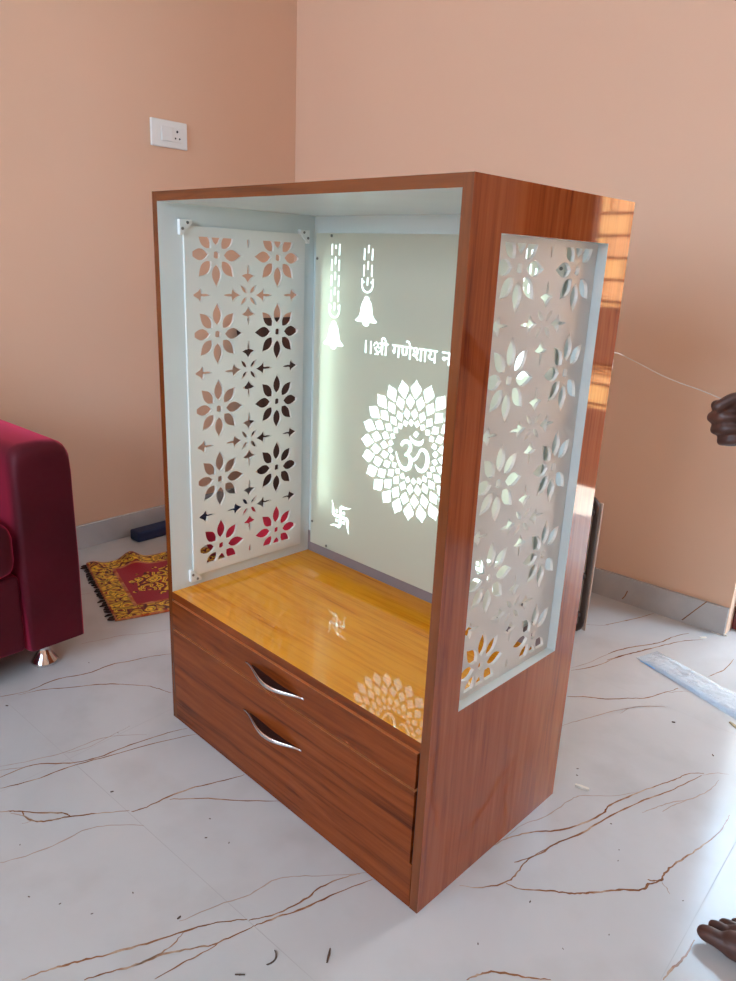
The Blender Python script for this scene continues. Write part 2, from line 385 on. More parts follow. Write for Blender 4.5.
VEINS = [
 (E_((0,970),(90,952),(180,915),(240,903),(300,890),(365,865),(420,855),(490,840),(560,830)), .0034, 2),
 (E_((60,965),(140,948),(230,940),(330,930),(400,930),(480,935),(520,945),(560,958)), .003, 2),
 (E_((265,797),(330,785),(400,770),(480,763),(556,750)), .002, 3),
 (E_((240,640),(270,636),(302,631)), .0018, 3),
 (A_((0,215),(60,203),(120,188),(180,165),(215,158),(270,156)), .0022, 3),
 (A_((0,235),(60,212),(130,208),(180,198),(240,175),(310,152),(345,145)), .003, 2),
 (A_((0,255),(60,240),(130,215),(200,195),(290,170),(360,155)), .003, 2),
 (A_((0,222),(30,218),(60,213)), .002, 3),
 (A_((0,298),(20,297),(40,297),(80,300),(112,300),(127,305),(122,309)), .0034, 2),
 (A_((40,297),(50,310),(75,316),(100,312),(125,307),(180,301),(238,296)), .0034, 2),
 (A_((20,300),(60,312),(40,320)), .002, 3),
 (A_((242,298),(270,289),(300,275),(350,255),(400,243),(450,230)), .0032, 2),
 (A_((312,275),(370,273),(440,277),(512,278)), .0028, 2),
 (A_((0,392),(60,375),(120,350),(160,330),(210,322),(265,323)), .0024, 3),
 (A_((40,607),(85,590),(120,580),(150,572),(200,560),(270,540),(340,517),(400,502),(455,495)), .0034, 2),
 (A_((155,607),(205,592),(250,580),(300,560),(350,550),(390,543),(420,530),(468,508)), .0032, 2),
 (A_((468,508),(510,492),(560,475),(620,447),(685,422)), .003, 2),
 (A_((458,497),(510,485),(560,460),(590,437),(630,420),(662,412)), .003, 2),
 (A_((330,500),(400,470),(460,450),(500,425),(540,417),(600,415),(680,410)), .0022, 3),
 (A_((250,580),(290,562),(320,540),(337,520)), .002, 2),
 (A_((285,607),(330,580),(365,562),(402,540)), .0022, 2),
 (A_((120,190),(160,180),(200,160),(240,140)), .0016, 3),
 (B_((375,45),(430,35),(480,15),(540,0)), .0026, 2),
 (B_((375,40),(420,25),(470,2)), .002, 3),
 (B_((366,102),(410,103),(450,108),(500,106),(540,105),(575,95),(610,84)), .0034, 2),
 (B_((675,58),(695,50),(712,42),(730,20)), .0028, 2),
 (B_((350,168),(380,158),(410,150),(450,138),(500,128),(540,123),(580,124)), .0024, 3),
 (B_((205,428),(230,415),(260,405),(300,398),(350,395),(400,380),(445,358),(460,340),(510,318),(560,298),(600,285),(630,272),(665,270)), .0034, 2),
 (B_((225,415),(270,382),(320,365),(370,330),(395,320),(430,320),(480,318),(530,310)), .002, 3),
 (B_((250,465),(300,450),(340,425),(400,400),(450,370),(520,335),(560,320),(610,300),(660,275)), .0032, 2),
 (B_((660,275),(690,270),(720,272)), .0018, 3),
 (B_((130,517),(180,520),(230,510),(255,490),(270,470),(292,452),(345,424)), .0026, 2),
 (B_((232,512),(270,525),(330,528),(370,533),(400,533),(440,530),(480,525),(530,525),(545,513),(570,505),(580,490),(600,470),(640,445),(680,415),(710,385),(722,362)), .0036, 2),
 (B_((542,503),(560,506),(578,504)), .003, 2),
 (B_((572,508),(582,520),(592,535)), .0018, 3),
 (B_((530,356),(560,345),(590,335),(640,325),(680,305),(698,285)), .0022, 3),
 (B_((575,355),(600,340),(630,328)), .0018, 3),
 (B_((145,722),(170,712),(200,705),(250,712),(290,720),(330,722)), .0032, 2),
 (B_((575,722),(600,695),(625,670),(645,635)), .003, 2),
 (C_((130,880),(180,870),(225,860),(270,847)), .0036, 2),
 (C_((40,872),(90,880),(140,882)), .0022, 3),
 (D_((-70,330),(0,305),(100,285),(200,270),(260,255),(330,225),(420,205)), .0036, 2),
 (D_((-80,370),(0,345),(100,320),(180,300),(280,275),(400,250),(510,245)), .0036, 2),
 (D_((0,695),(70,660),(150,655),(285,657)), .002, 3),
 (D_((300,570),(360,562),(420,560)), .002, 3),
]
bm = bmesh.new()
box(bm, -.15, U1+.15, -V1-.15, .15, -.08, 0)
for pts, w, mi in VEINS:
    P = [MRI @ px2floor(x, y) for x, y in pts]
    ribbon(bm, P, w*1.22, .0004, mi)
for k in range(-1, 5):                                      # joints on the tile grid
    vj = .545 + 1.18*k
    if 0 < vj < V1: ribbon(bm, [Vector((u*.4, -vj, 0)) for u in range(0, 12)], .0015, .0003, 1, 0, 1, False)
for k in range(-2, 4):
    uj = 2.305 + 1.18*k
    if 0 < uj < U1: ribbon(bm, [Vector((uj, -v*.4, 0)) for v in range(0, 12)], .0015, .0003, 1, 0, 1, False)
obj('floor', bm, [M['tile'], M['grout'], M['vein'], M['vein_faint']], room=True, kind='structure')

# skirting
bm = bmesh.new(); lowall(0.0, .012, 0, V1, 0, .093, bm); roomobj('baseboard_left', bm, M['skirt'], bevel=.002)
bm = bmesh.new(); lowall(.012, DU0-.002, 0, .012, 0, .093, bm)
def onskirt(x, y):
    R = Euler(CAM[3:6]).to_matrix(); C = Vector(CAM[:3]); F = CAM[6]*1000
    d = R @ Vector(((x-368)/F, -(y-490.5)/F, -1))
    c = MRI @ C; dl = MRI.to_3x3() @ d
    t = (-.0124-c.y)/dl.y
    return c + dl*t
for l in (((622,599),(625,596),(627.5,591)), ((682,620),(690,614),(698,608),(707,601.5))):
    P = [onskirt(*q) for q in l]; prev = None
    for p in P:
        a, b = bm.verts.new((p.x-.002, -.0123, p.z)), bm.verts.new((p.x+.002, -.0123, p.z))
        if prev: bm.faces.new((prev[0], prev[1], b, a)).material_index = 1
        prev = (a, b)
obj('baseboard_back', bm, [M['skirt'], M['vein']], room=True, kind='structure')

# ------------------------------------------------------------------ outside the doorway
M['ground_out'] = plain('outdoor_concrete', lin((190,186,178)), .8, var=.1, vscale=2)
bm = bmesh.new(); lowall(-1.5, 6.5, -7, -.16, -.12, -.02, bm); roomobj('ground_outside', bm, M['ground_out'])
def brick_mat():
    n = N('outdoor_brick'); tc = n.coords()
    sx = n.node('ShaderNodeSeparateXYZ'); n.link(tc, sx.inputs[0])
    cb = n.node('ShaderNodeCombineXYZ'); n.link(sx.outputs[0], cb.inputs[0]); n.link(sx.outputs[2], cb.inputs[1])
    b = n.node('ShaderNodeTexBrick'); n.link(cb.outputs[0], b.inputs['Vector'])
    b.inputs['Scale'].default_value = 1; b.inputs['Brick Width'].default_value = .24; b.inputs['Row Height'].default_value = .105
    b.inputs['Mortar Size'].default_value = .008
    b.inputs['Color1'].default_value = lin((214,150,118)); b.inputs['Color2'].default_value = lin((236,190,120)); b.inputs['Mortar'].default_value = lin((70,44,34))
    n.base(b.outputs['Color']); n.set(Roughness=.8); return n.m
M['brick'] = brick_mat()
bm = bmesh.new(); lowall(2.80, 3.75, -1.45, -1.2, -.02, 2.1, bm)
bw = obj('brick_wall', bm, M['brick'], room=True, kind='structure')
M['dark_plinth'] = plain('dark_plinth', lin((84,50,36)), .8)
bm = bmesh.new(); lowall(2.79, 3.76, -1.2, -1.17, .64, .92, bm); lowall(2.79, 3.76, -1.2, -1.16, -.02, .40, bm); obj('plinth_band', bm, M['dark_plinth'], bw)
bm = bmesh.new(); lowall(1.55, 3.15, -.85, -.16, 2.16, 2.26, bm); roomobj('sky_shade_slab', bm, M['ground_out'])  # added slab, keeps high sky light off the floor by the door
M['olive'] = plain('olive_wall', lin((150,130,84)), .8)
bm = bmesh.new(); lowall(3.9, 5.6, -1.95, -1.8, -.02, 1.5, bm)
roomobj('wall_outside', bm, M['olive'])
M['pale_out'] = plain('pale_glare_wall', lin((176,176,172)), .8)
bm = bmesh.new(); lowall(-.5, 3.2, -3.6, -3.4, -.02, 3.0, bm); roomobj('glare_wall', bm, M['pale_out'])  # added wall, cuts the sky glare reflected in the floor

# ------------------------------------------------------------------ shrine cabinet
W, D, H = .7912, .4505, 1.2
T = .018
cab = thing('shrine_cabinet', 'tall open-fronted wooden shrine cabinet with white lattice sides standing on marble floor', 'cabinet', (W/2, D/2, 0))
CY0, CY1, CZ0, CZ1 = .07, .3755, .377, 1.130                # window cut in each side panel

def side_panel(x0, x1, outward):
    bm = sheet(rect(.0, D, 0.0, H), [rect(CY0, CY1, CZ0, CZ1)], x1-x0, lambda a, b, w: (x0+w, a, b))
    for f in bm.faces:
        c = f.calc_center_median(); n = f.normal
        if abs(n.x) > .5: f.material_index = 0 if n.x*outward > 0 else 1
        elif CY0-1e-4 <= c.y <= CY1+1e-4 and CZ0-1e-4 <= c.z <= CZ1+1e-4: f.material_index = 1
        else: f.material_index = 2
    # inner white starts above the shelf; fine everywhere inside
    return obj('side_panel', bm, [M['side_wood'], M['white_lam'], M['edge_wood']], cab)
side_panel(0, T, -1); side_panel(W-T, W, 1)

bm = boxm(T, W-T, 0, D, H-T, H)
for f in bm.faces:
    f.material_index = 1 if f.normal.z < -.5 else (2 if f.normal.y < -.5 else 0)
bm.normal_update()
for f in bm.faces:
    f.material_index = 1 if f.normal.z < -.5 else (2 if f.normal.y < -.5 else 0)
M['edge_wood_x'] = wood('edge_wood_across', lin((86,40,12)), lin((112,54,18)), lin((122,62,24)), 'x', .25)
obj('top_panel', bm, [M['side_wood'], M['white_lam'], M['edge_wood_x']], cab)
YB = .4145
bm = boxm(T, W-T, YB, D-.004, 0.0, H-T); obj('back_board', bm, M['white_lam'], cab)
M['mauve'] = plain('mauve_board_shade', lin((128,112,110)), .3)  # mauve tint paints the shade on the board below the panel
obj('spill_baffle', boxm(.080, .711, .3742, YB-.0032, .392, .399), M['white_lam'], cab)  # added hidden baffle, stops LED light spilling onto the strip below
obj('board_shade', boxm(T+.0005, W-T-.0005, YB-.003, YB, .3402, .396), M['mauve'], cab)

# shelf
SH = .340
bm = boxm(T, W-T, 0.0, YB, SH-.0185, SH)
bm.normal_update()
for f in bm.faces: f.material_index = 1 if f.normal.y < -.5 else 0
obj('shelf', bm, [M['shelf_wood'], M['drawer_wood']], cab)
# carcass behind the drawers and plinth
bm = boxm(T+.0014, W-T-.0014, .022, YB, .06, SH-.0186); box(bm, T, T+.0013, .0005, YB, .0945, SH-.0186); box(bm, W-T-.0013, W-T, .0005, YB, .0945, SH-.0186)
obj('inner_box', bm, M['dark'], cab)
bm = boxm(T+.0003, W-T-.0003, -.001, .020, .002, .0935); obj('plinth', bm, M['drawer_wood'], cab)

M['web_shade'] = plain('handle_shade_web', lin((50,28,28)), .15)  # dark web stands in for shade and reflection behind the bow
def handle(par, x0, x1, z):
    pts = []; rad = []; n = 26; Y0 = -.0045
    for i in range(n+1):
        t = i/n; b = math.sin(PI*t)**2
        pts.append((x0+(x1-x0)*t, Y0-.022*b**.85, z+.002*math.sin(2*PI*t)-.003*b)); rad.append((.0012+.0012*b, .0018+.0034*b**.6))
    bm = bmesh.new(); tube(bm, pts, rad, 10)
    h = obj('handle', bm, M['chrome'], par, smooth=True); h.location = (0, 0, 0)
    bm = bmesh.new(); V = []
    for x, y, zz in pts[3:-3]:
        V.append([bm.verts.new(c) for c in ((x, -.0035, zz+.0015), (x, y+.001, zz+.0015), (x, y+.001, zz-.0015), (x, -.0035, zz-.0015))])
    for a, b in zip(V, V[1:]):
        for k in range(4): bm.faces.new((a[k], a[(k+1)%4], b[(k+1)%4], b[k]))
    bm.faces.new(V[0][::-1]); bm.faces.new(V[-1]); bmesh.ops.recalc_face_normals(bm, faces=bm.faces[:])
    g = obj('shade_web', bm, M['web_shade'], par); g.location = (0, 0, 0)
    g['label'] = 'dark web standing in for the shade behind the handle'
    return h
def drawer(z0, z1, hz, hx0, hx1):
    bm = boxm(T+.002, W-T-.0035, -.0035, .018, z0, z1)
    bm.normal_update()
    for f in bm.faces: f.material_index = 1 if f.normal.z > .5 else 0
    d = obj('drawer', bm, [M['drawer_wood'], M['lit_edge']], cab)
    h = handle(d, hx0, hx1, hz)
    return d
drawer(.2495, .3185, .285, .304, .488)
drawer(.0965, .2440, .167, .296, .483)

# lattice
def petal(cx, cz, ang, r0, r1, hw, n=7, peak=.45):
    pts = []
    ca, sa = math.cos(ang), math.sin(ang)
    prof = []
    for i in range(n+1):
        t = i/n
        w = (t/peak)**.75 if t < peak else ((1-t)/(1-peak))
        if t >= peak: w = w**1.0*(1-.18*math.sin(PI*(t-peak)/(1-peak))) if False else math.sin(w*PI/2)**1.15
        else: w = math.sin(min(1, w)*PI/2)
        prof.append((r0+(r1-r0)*t, hw*max(0, w)))
    for r, w in prof: pts.append((r, w))
    for r, w in reversed(prof[1:-1]): pts.append((r, -w))
    return [(cx+r*ca-w*sa, cz+r*sa+w*ca) for r, w in pts]
def fleur(cx, cz, ang, r_tip, r_bar, r_tail, hw):
    ca, sa = math.cos(ang), math.sin(ang)
    half = [(r_tip, 0), (r_tip+.3*(r_bar-r_tip), .18*hw), (r_bar-.25*(r_bar-r_tip), .5*hw), (r_bar+.001, hw), (r_bar+.0045, .55*hw), (r_bar+.0055, .17*hw), (r_bar+.012, .19*hw), (r_tail-.005, .12*hw), (r_tail, 0)]
    pts = half + [(r, -w) for r, w in reversed(half[1:-1])]
    return [(cx+r*ca-w*sa, cz+r*sa+w*ca) for r, w in pts]

def lattice_holes():
    fy = (.1325, .2995); P = .1665
    zrows = [1.0855-.1655*k for k in range(5)]
    L = []
    rc = (.0735, .3605, .3875, 1.1205)
    for cy in fy:
        for cz in zrows:
            for k in range(8):
                p = clip(petal(cy, cz, k*PI/4, .019, .0665 if k % 2 == 0 else .064, .0122), *rc)
                if p: L.append(p)
            p = clip([(cy-.007, cz-.005), (cy, cz-.008), (cy+.007, cz-.006), (cy+.0075, cz+.004), (cy+.001, cz+.008), (cy-.006, cz+.006)], *rc)
            if p: L.append(p)
    for cy in (.0495, .216, .3825):
        for k in range(-1, 6):
            cz = 1.00275-.1655*k
            for j in range(4):
                p = clip(petal(cy, cz, PI/4+j*PI/2, .006, .031, .0046), *rc)
                if p: L.append(p)
                vert = j % 2 == 1
                p = clip(fleur(cy, cz, j*PI/2, .0245 if vert else .0205, .0405, .0665, .0185 if vert else .0155), *rc)
                if p: L.append(p)
            p = clip([(cy-.002, cz), (cy, cz-.002), (cy+.002, cz), (cy, cz+.002)], *rc)
            if p: L.append(p)
    return L
HOLES = lattice_holes()
def lattice_panel(x0, t, dy=0):
    bm = sheet(rect(.0545-dy*.6, .3795, .3665, 1.1405), HOLES if not dy else [[(a+dy, b) for a, b in h] for h in HOLES if max(p[0] for p in h)+dy < .3785], t, lambda a, b, w: (x0+w, a, b))
    return obj('lattice_panel', bm, M['lattice'], cab)
LP = [lattice_panel(T+.0005, .006), lattice_panel(W-T-.0065, .006, .018)]
def bracket(par, sx, xw, y, z, dy, dz):
    bm = sheet([(y, z), (y+dy*.030, z), (y+dy*.030, z+dz*.006), (y+dy*.006, z+dz*.030), (y, z+dz*.030)], [], .010, lambda a, b, w: (xw+sx*w, a, b))
    o = obj('bracket', bm, M['plastic_white'], par, bevel=.0015)
    o.location = (0, 0, 0)
    for (a, b) in ((.018, .006), (.006, .018)):
        m2 = bmesh.new()
        lathe(m2, [(.0001, 0), (.003, 0), (.003, .0015), (.0001, .0018)], (xw+sx*.010, y+dy*a, z+dz*b), 10, Matrix.Rotation(PI/2*sx, 4, 'Y'))
        s = obj('screw', m2, M['screw'], o)
        s.location = (0, 0, 0)
for lp, sx, xw in ((LP[0], 1, T+.0005), (LP[1], -1, W-T-.0005)):
    bracket(lp, sx, xw, .043, 1.152, 1, -1); bracket(lp, sx, xw, .391, 1.150, -1, -1); bracket(lp, sx, xw, .043, .353, 1, 1)

# back panel of frosted acrylic with backlit cut motifs
PY0, PY1 = .3710, .3740
bp = obj('back_panel', boxm(.0735, .7175, PY0, PY1, .389, 1.1430), M['acrylic'], cab)
YF = PY0-.0008
def plate(bm, poly, holes=()):
    return sheet(poly, holes, .0009, lambda a, b, w: (a, YF+w, b), bm)
def sub(name, bm):
    o = obj(name, bm, M['backlit'], bp); o.location = (0, 0, 0); return o
def stroke(bm, pts, w, wend=None):
    P = [Vector((p[0], p[1], 0)) for p in pts]; n = len(P); Lf = []; Rt = []
    for i, p in enumerate(P):
        d = (P[min(i+1, n-1)]-P[max(i-1, 0)]).normalized(); s = Vector((-d.y, d.x, 0))
        ww = w if wend is None else w+(wend-w)*i/(n-1)
        if wend is not None and i == n-1: ww = max(ww, .0003)
        Lf.append((p.x+s.x*ww/2, p.y+s.y*ww/2)); Rt.append((p.x-s.x*ww/2, p.y-s.y*ww/2))
    plate(bm, Lf+Rt[::-1])
def bell(cx, ztop, zarc, zb0, half_first):
    """chains end in a hook whose lowest point is zarc; the bell's lowest point is zb0"""
    bm = bmesh.new(); per = .0335
    end = zarc+.019
    for dx, L, z in ((-.0120, .0235, ztop-(.0075 if half_first else 0)), (.0120, .0235, ztop-(.0075 if half_first else 0)), (0, .0165, ztop-(0 if half_first else .002))):
        e = end if dx else zarc+.0055
        z0 = z
        if not half_first and dx == 0:
            plate(bm, rect(cx-.0016, cx+.0016, z-.008, z)); z -= .0245
        while z > e+.004:
            b = max(e, z-L); plate(bm, rect(cx+dx-.0016, cx+dx+.0016, b, z)); z -= per
    R = .0165
    arc = [(cx-R, zarc+R+.012)]+[(cx-R*math.cos(t), zarc+R-R*math.sin(t)) for t in [PI*i/12 for i in range(13)]]+[(cx+R, zarc+R+.012)]
    stroke(bm, arc, .0034)
    h = .063
    half = [(0, 1.0), (.005, .99), (.0075, .95), (.0068, .90), (.0125, .82), (.0165, .66), (.0185, .46), (.0225, .31), (.030, .22), (.0335, .175), (.029, .135), (.010, .135), (.0085, .05), (.004, 0)]
    pts = [(cx+x, zb0+h*z) for x, z in half] + [(cx-x, zb0+h*z) for x, z in reversed(half[1:-1])] if False else [(cx+x, zb0+h*z) for x, z in half] + [(cx-x, zb0+h*z) for x, z in reversed(half[1:])]
    plate(bm, pts)
    return sub('bell_motif', bm)
for m in (0, 1):
    f = (lambda x: x) if m == 0 else (lambda x: .791-x)
    bell(f(.1405), 1.1200, .9605, .8885, False); bell(f(.2435), 1.1195, 1.0215, .9495, True)
def lotus(cx, cz, R):
    bm = bmesh.new()
    for ring, (ro, ri, off) in enumerate(((1.0, .745, 0), (.80, .60, .5), (.615, .458, 0), (.462, .362, .5))):
        for k in range(24):
            a = PI/2 + (k+off)*2*PI/24
            r0, r1 = ri*R, ro*R; L = r1-r0
            hw = (r0+r1)/2*math.tan(PI/24)*.81
            half = [(r1, 0), (r1-.10*L, .13*hw), (r1-.22*L, .45*hw), (r1-.36*L, .86*hw), (r1-.48*L, 1.0*hw), (r1-.62*L, .86*hw), (r1-.8*L, .45*hw), (r0, .06*hw)]
            pts = half + [(r, -w) for r, w in reversed(half[1:])]
            ca, sa = math.cos(a), math.sin(a)
            plate(bm, [(cx+r*ca-w*sa, cz+r*sa+w*ca) for r, w in pts])
    return sub('lotus_motif', bm)
LC = (.4005, .695)
lotus(LC[0], LC[1], .157)
def glyph(bm, key, ox, oz, sc, scx=None):
    L = GLYPH[key]; scx = scx or sc
    loops = [[(ox+l[i]*.001*scx, oz+l[i+1]*.001*sc) for i in range(0, len(l), 2)] for l in L]
    def area(l): return .5*sum(l[i][0]*l[(i+1)%len(l)][1]-l[(i+1)%len(l)][0]*l[i][1] for i in range(len(l)))
    def inside(p, l):
        r = False
        for i in range(len(l)):
            a, b = l[i], l[(i+1) % len(l)]
            if (a[1] > p[1]) != (b[1] > p[1]) and p[0] < (b[0]-a[0])*(p[1]-a[1])/(b[1]-a[1])+a[0]: r = not r
        return r
    s0 = area(max(loops, key=lambda l: abs(area(l)))) > 0
    outs = [l for l in loops if (area(l) > 0) == s0]; hs = [l for l in loops if (area(l) > 0) != s0]
    for o in outs:
        oo = []
        for p in o:
            if not oo or abs(p[0]-oo[-1][0])+abs(p[1]-oo[-1][1]) > 1e-6: oo.append(p)
        plate(bm, oo, [h for h in hs if inside(h[0], o)])
def vstroke(bm, pts, scale):
    P = smooth_path([(p[0], p[1], p[2]) for p in pts], 5); Lf = []; Rt = []; n = len(P)
    for i, p in enumerate(P):
        d = (P[min(i+1, n-1)]-P[max(i-1, 0)]); d.z = 0; d.normalize(); q = Vector((-d.y, d.x, 0))
        w = max(.0004, p.z*scale)/2
        Lf.append((p.x+q.x*w, p.y+q.y*w)); Rt.append((p.x-q.x*w, p.y-q.y*w))
    for a in range(n-1): plate(bm, [Lf[a], Lf[a+1], Rt[a+1], Rt[a]])
def OMP(l):
    out = []
    for x, y, w in l:
        q = px_depth_y(355+x/6.126, 370+y/6.131, PY0)
        out.append((q.x, q.z, w))
    return out
bm = bmesh.new(); K_ = .00041
vstroke(bm, OMP([(284,462,14),(296,443,20),(316,438,20),(335,450,18),(341,474,20),(333,497,20),(318,515,15),(305,524,6)]), K_)
vstroke(bm, OMP([(305,522,5),(322,521,12),(338,540,20),(341,570,24),(330,598,24),(306,607,22),(281,588,18),(264,551,12),(255,515,7),(252,498,2)]), K_)
vstroke(bm, OMP([(336,545,6),(356,551,15),(374,541,15),(388,518,12),(399,497,12),(415,490,15),(434,503,20),(444,535,23),(442,575,24),(430,605,22),(410,620,20),(388,611,17),(374,592,8),(369,580,2)]), K_)
vstroke(bm, OMP([(338,404,3),(345,424,11),(362,441,20),(385,452,24),(404,449,20),(416,436,10),(419,424,3)]), K_)
plate(bm, [(a, b) for a, b, c in OMP([(375,374,0),(392,392,0),(375,415,0),(357,397,0)])])
sub('om_motif', bm)
# lettering
bm = bmesh.new()
TZ, SC = .8922, .0735
DX = .0778
def danda(x): stroke(bm, [(x, TZ-.001), (x, TZ+.0265)], .0034)
danda(.2460); danda(.2622)
ox = .2712; u = .070
def US(l, w): stroke(bm, [(ox+x*u, TZ+z*u) for x, z in l], w*u)
US([(.0,.25),(.03,.33),(.10,.365),(.17,.33),(.18,.26),(.12,.205),(.03,.19),(.12,.11),(.20,-.01)], .044)
US([(.17,.245),(.24,.215),(.36,.22)], .036)
US([(.36,.19),(.27,.10),(.15,.03),(.05,-.01)], .036)
US([(.36,0),(.36,.37)], .055)
US([(.24,.345),(.60,.345)], .048)
glyph(bm, 'ii', ox+.44*u, TZ, SC)
glyph(bm, 'g', .3255, TZ, SC, DX)
xn = .4630
glyph(bm, 'n', xn, TZ, SC, DX); glyph(bm, 'ma', xn+.3*DX+.002, TZ, SC, DX); glyph(bm, 'vis', xn+.65*DX+.003, TZ, SC, DX)
danda(.5335); danda(.5495)
sub('lettering', bm)
def swastika(cx, cz, s, name='swastika_motif'):
    bm = bmesh.new(); w = .0075*s/.03
    for k in range(4):
        a = k*PI/2
        ca, sa = math.cos(a), math.sin(a)
        def R_(l): return [(cx+(x*ca-z*sa)*s, cz+(x*sa+z*ca)*s) for x, z in l]
        stroke(bm, R_([(0, 0), (.72, 0), (.82, -.08), (.84, -.2)]), w)
        stroke(bm, R_([(.84, -.15), (.85, -.55), (.90, -.85), (1.02, -1.18)]), w, .0006)
        stroke(bm, R_([(.40, .30), (.40, .52)]), w)
    return sub(name, bm)
swastika(.1825, .4865, .0305); swastika(.791-.1825, .4865, .0305)
for x, z in ((.1258, 1.1375), (.0790, 1.088), (.0800, .4475), (.1346, .3955), (.665, 1.1375), (.712, 1.088), (.712, .4475), (.657, .3955)):
    m2 = bmesh.new(); lathe(m2, [(.0001, 0), (.0032, 0), (.0032, .0016), (.0001, .0022)], (x, PY0, z), 12, Matrix.Rotation(PI/2, 4, 'X'))
    s = obj('screw', m2, M['screw'], bp); s.location = (0, 0, 0)
for x, z in ((.1258, 1.1375), (.665, 1.1375), (.1346, .3955), (.657, .3955), (.0790, 1.088), (.712, 1.088), (.0800, .4475), (.712, .4475)):   # spacers between panel and board
    m2 = bmesh.new(); lathe(m2, [(.005, 0), (.005, YB-PY1)], (x, YB, z), 12, Matrix.Rotation(PI/2, 4, 'X')); obj('spacer', m2, M['plastic_white'], cab)
for x, sg in ((.116, 1), (.791-.116, -1)):
    bm = bmesh.new(); box(bm, min(x-sg*.022, x-sg*.019), max(x-sg*.022, x-sg*.019), PY1+.004, YB-.0003, .49, 1.08); box(bm, x-.019, x+.021, YB-.004, YB-.0004, .49, 1.08)
    obj('light_channel', bm, M['white_lam'], cab)
    obj('led_strip', boxm(x-.017, x+.019, YB-.0058, YB-.0042, .50, 1.07), M['led'], cab)

# wire
HAND = px_at(740, 423, 1.2)
w0 = Vector((.765, D+.004, .948)); w1 = px_at(722, 399, 1.2)
pts = [w0, w0+Vector((.02, .012, -.001))]
for i, (x, y) in enumerate(((622, 355), (640, 364), (660, 374.5), (680, 383), (700, 390))):
    k = (i+1)/6; t = 1.55+(1.2-1.55)*k
    pts.append(px_at(x, y, t))
pts += [w1]
bm = bmesh.new(); tube(bm, smooth_path(pts, 6), .0008, 6)
wr = thing('white_wire', 'thin white wire running from behind the cabinet to the hand', 'wire', tuple(w0))
M['cable'] = plain('cable_white', lin((206,196,186)), .4)
obj('cable', bm, M['cable'], wr, smooth=True)
bm = rbox(w0.x-.004, w0.x+.022, D+.002, D+.012, w0.z-.032, w0.z-.012, .002, 2)
tube(bm, [w0+Vector((.008, .004, -.014)), w0], .0015, 6)
obj('connector', bm, M['plastic_white'], wr)

# ------------------------------------------------------------------ switch board
sb = thing('switch_board', 'white switch and socket plate on the peach wall', 'switch', (.0, -.635, 1.4985), room=True)
bm = rbox(0, .011, -.712, -.559, 1.453, 1.544, .003, 2); obj('plate', bm, M['plastic_white'], sb)
bm = bmesh.new()
fs = box(bm, .0095, .0145, -.672, -.628, 1.474, 1.522)
for v in bm.verts:
    if v.co.x > .012 and v.co.z < 1.49: v.co.x += .0045
obj('rocker_switch', bm, M['plastic_white'], sb, bevel=.001)
bm = rbox(.0095, .0125, -.626, -.582, 1.474, 1.522, .001, 1); so = obj('socket', bm, M['plastic_white'], sb)
for dv, z, r in ((-.604, 1.510, .0042), (-.6125, 1.487, .0032), (-.5945, 1.487, .0032)):
    m2 = bmesh.new(); lathe(m2, [(r, 0), (r, .001)], (.0123, dv, z), 12, Matrix.Rotation(PI/2, 4, 'Y'))
    h = obj('pin_hole', m2, M['dark'], so); h.location = (0, 0, 0)

# ------------------------------------------------------------------ sofa
def velvet():
    n = N('maroon_velvet'); v = n.coords(); g = n.noise(v, 220, 2); f = n.noise(v, 4, 3)
    lw = n.node('ShaderNodeLayerWeight'); lw.inputs['Blend'].default_value = .5
    body = n.ramp(f, [(.3, lin((70,8,20))), (.7, lin((88,12,28)))])
    lit_nap = n.ramp(lw.outputs['Facing'], [(.5, (0,0,0,1)), (1.0, (1,1,1,1))])
    n.base(n.mix(lit_nap, body, lin((176,34,66))))  # nap brightened at grazing angles to stand in for light from above
    n.set(Roughness=.6, Specular_IOR_Level=.25, Sheen_Weight=1.0, Sheen_Roughness=.35)
    n.b.inputs['Sheen Tint'].default_value = lin((220,70,110))
    n.bump(g, .15, .001); return n.m
M['velvet'] = velvet()
SV0, SV1 = 1.476, 3.20
sofa = thing('sofa', 'maroon velvet sofa with chrome feet against the left wall', 'sofa', (.40, -(SV0+SV1)/2, 0), room=True)
def soft(name, u0, u1, v0, v1, z0, z1, r, par, seg=5, puff=0):
    bm = rbox(u0, u1, -v1, -v0, z0, z1, r, seg)
    if puff:
        bmesh.ops.subdivide_edges(bm, edges=[e for e in bm.edges if e.calc_length() > .1], cuts=4, use_grid_fill=True)
        cu, cv = (u0+u1)/2, -(v0+v1)/2
        for v in bm.verts:
            k = max(0, 1-((v.co.x-cu)/((u1-u0)/2))**2)*max(0, 1-((v.co.y-cv)/((v1-v0)/2))**2)
            if v.co.z > (z0+z1)/2: v.co.z += puff*k
    o = obj(name, bm, M['velvet'], par, smooth=True)
    wn = o.modifiers.new('normals', 'WEIGHTED_NORMAL'); wn.weight = 100; return o
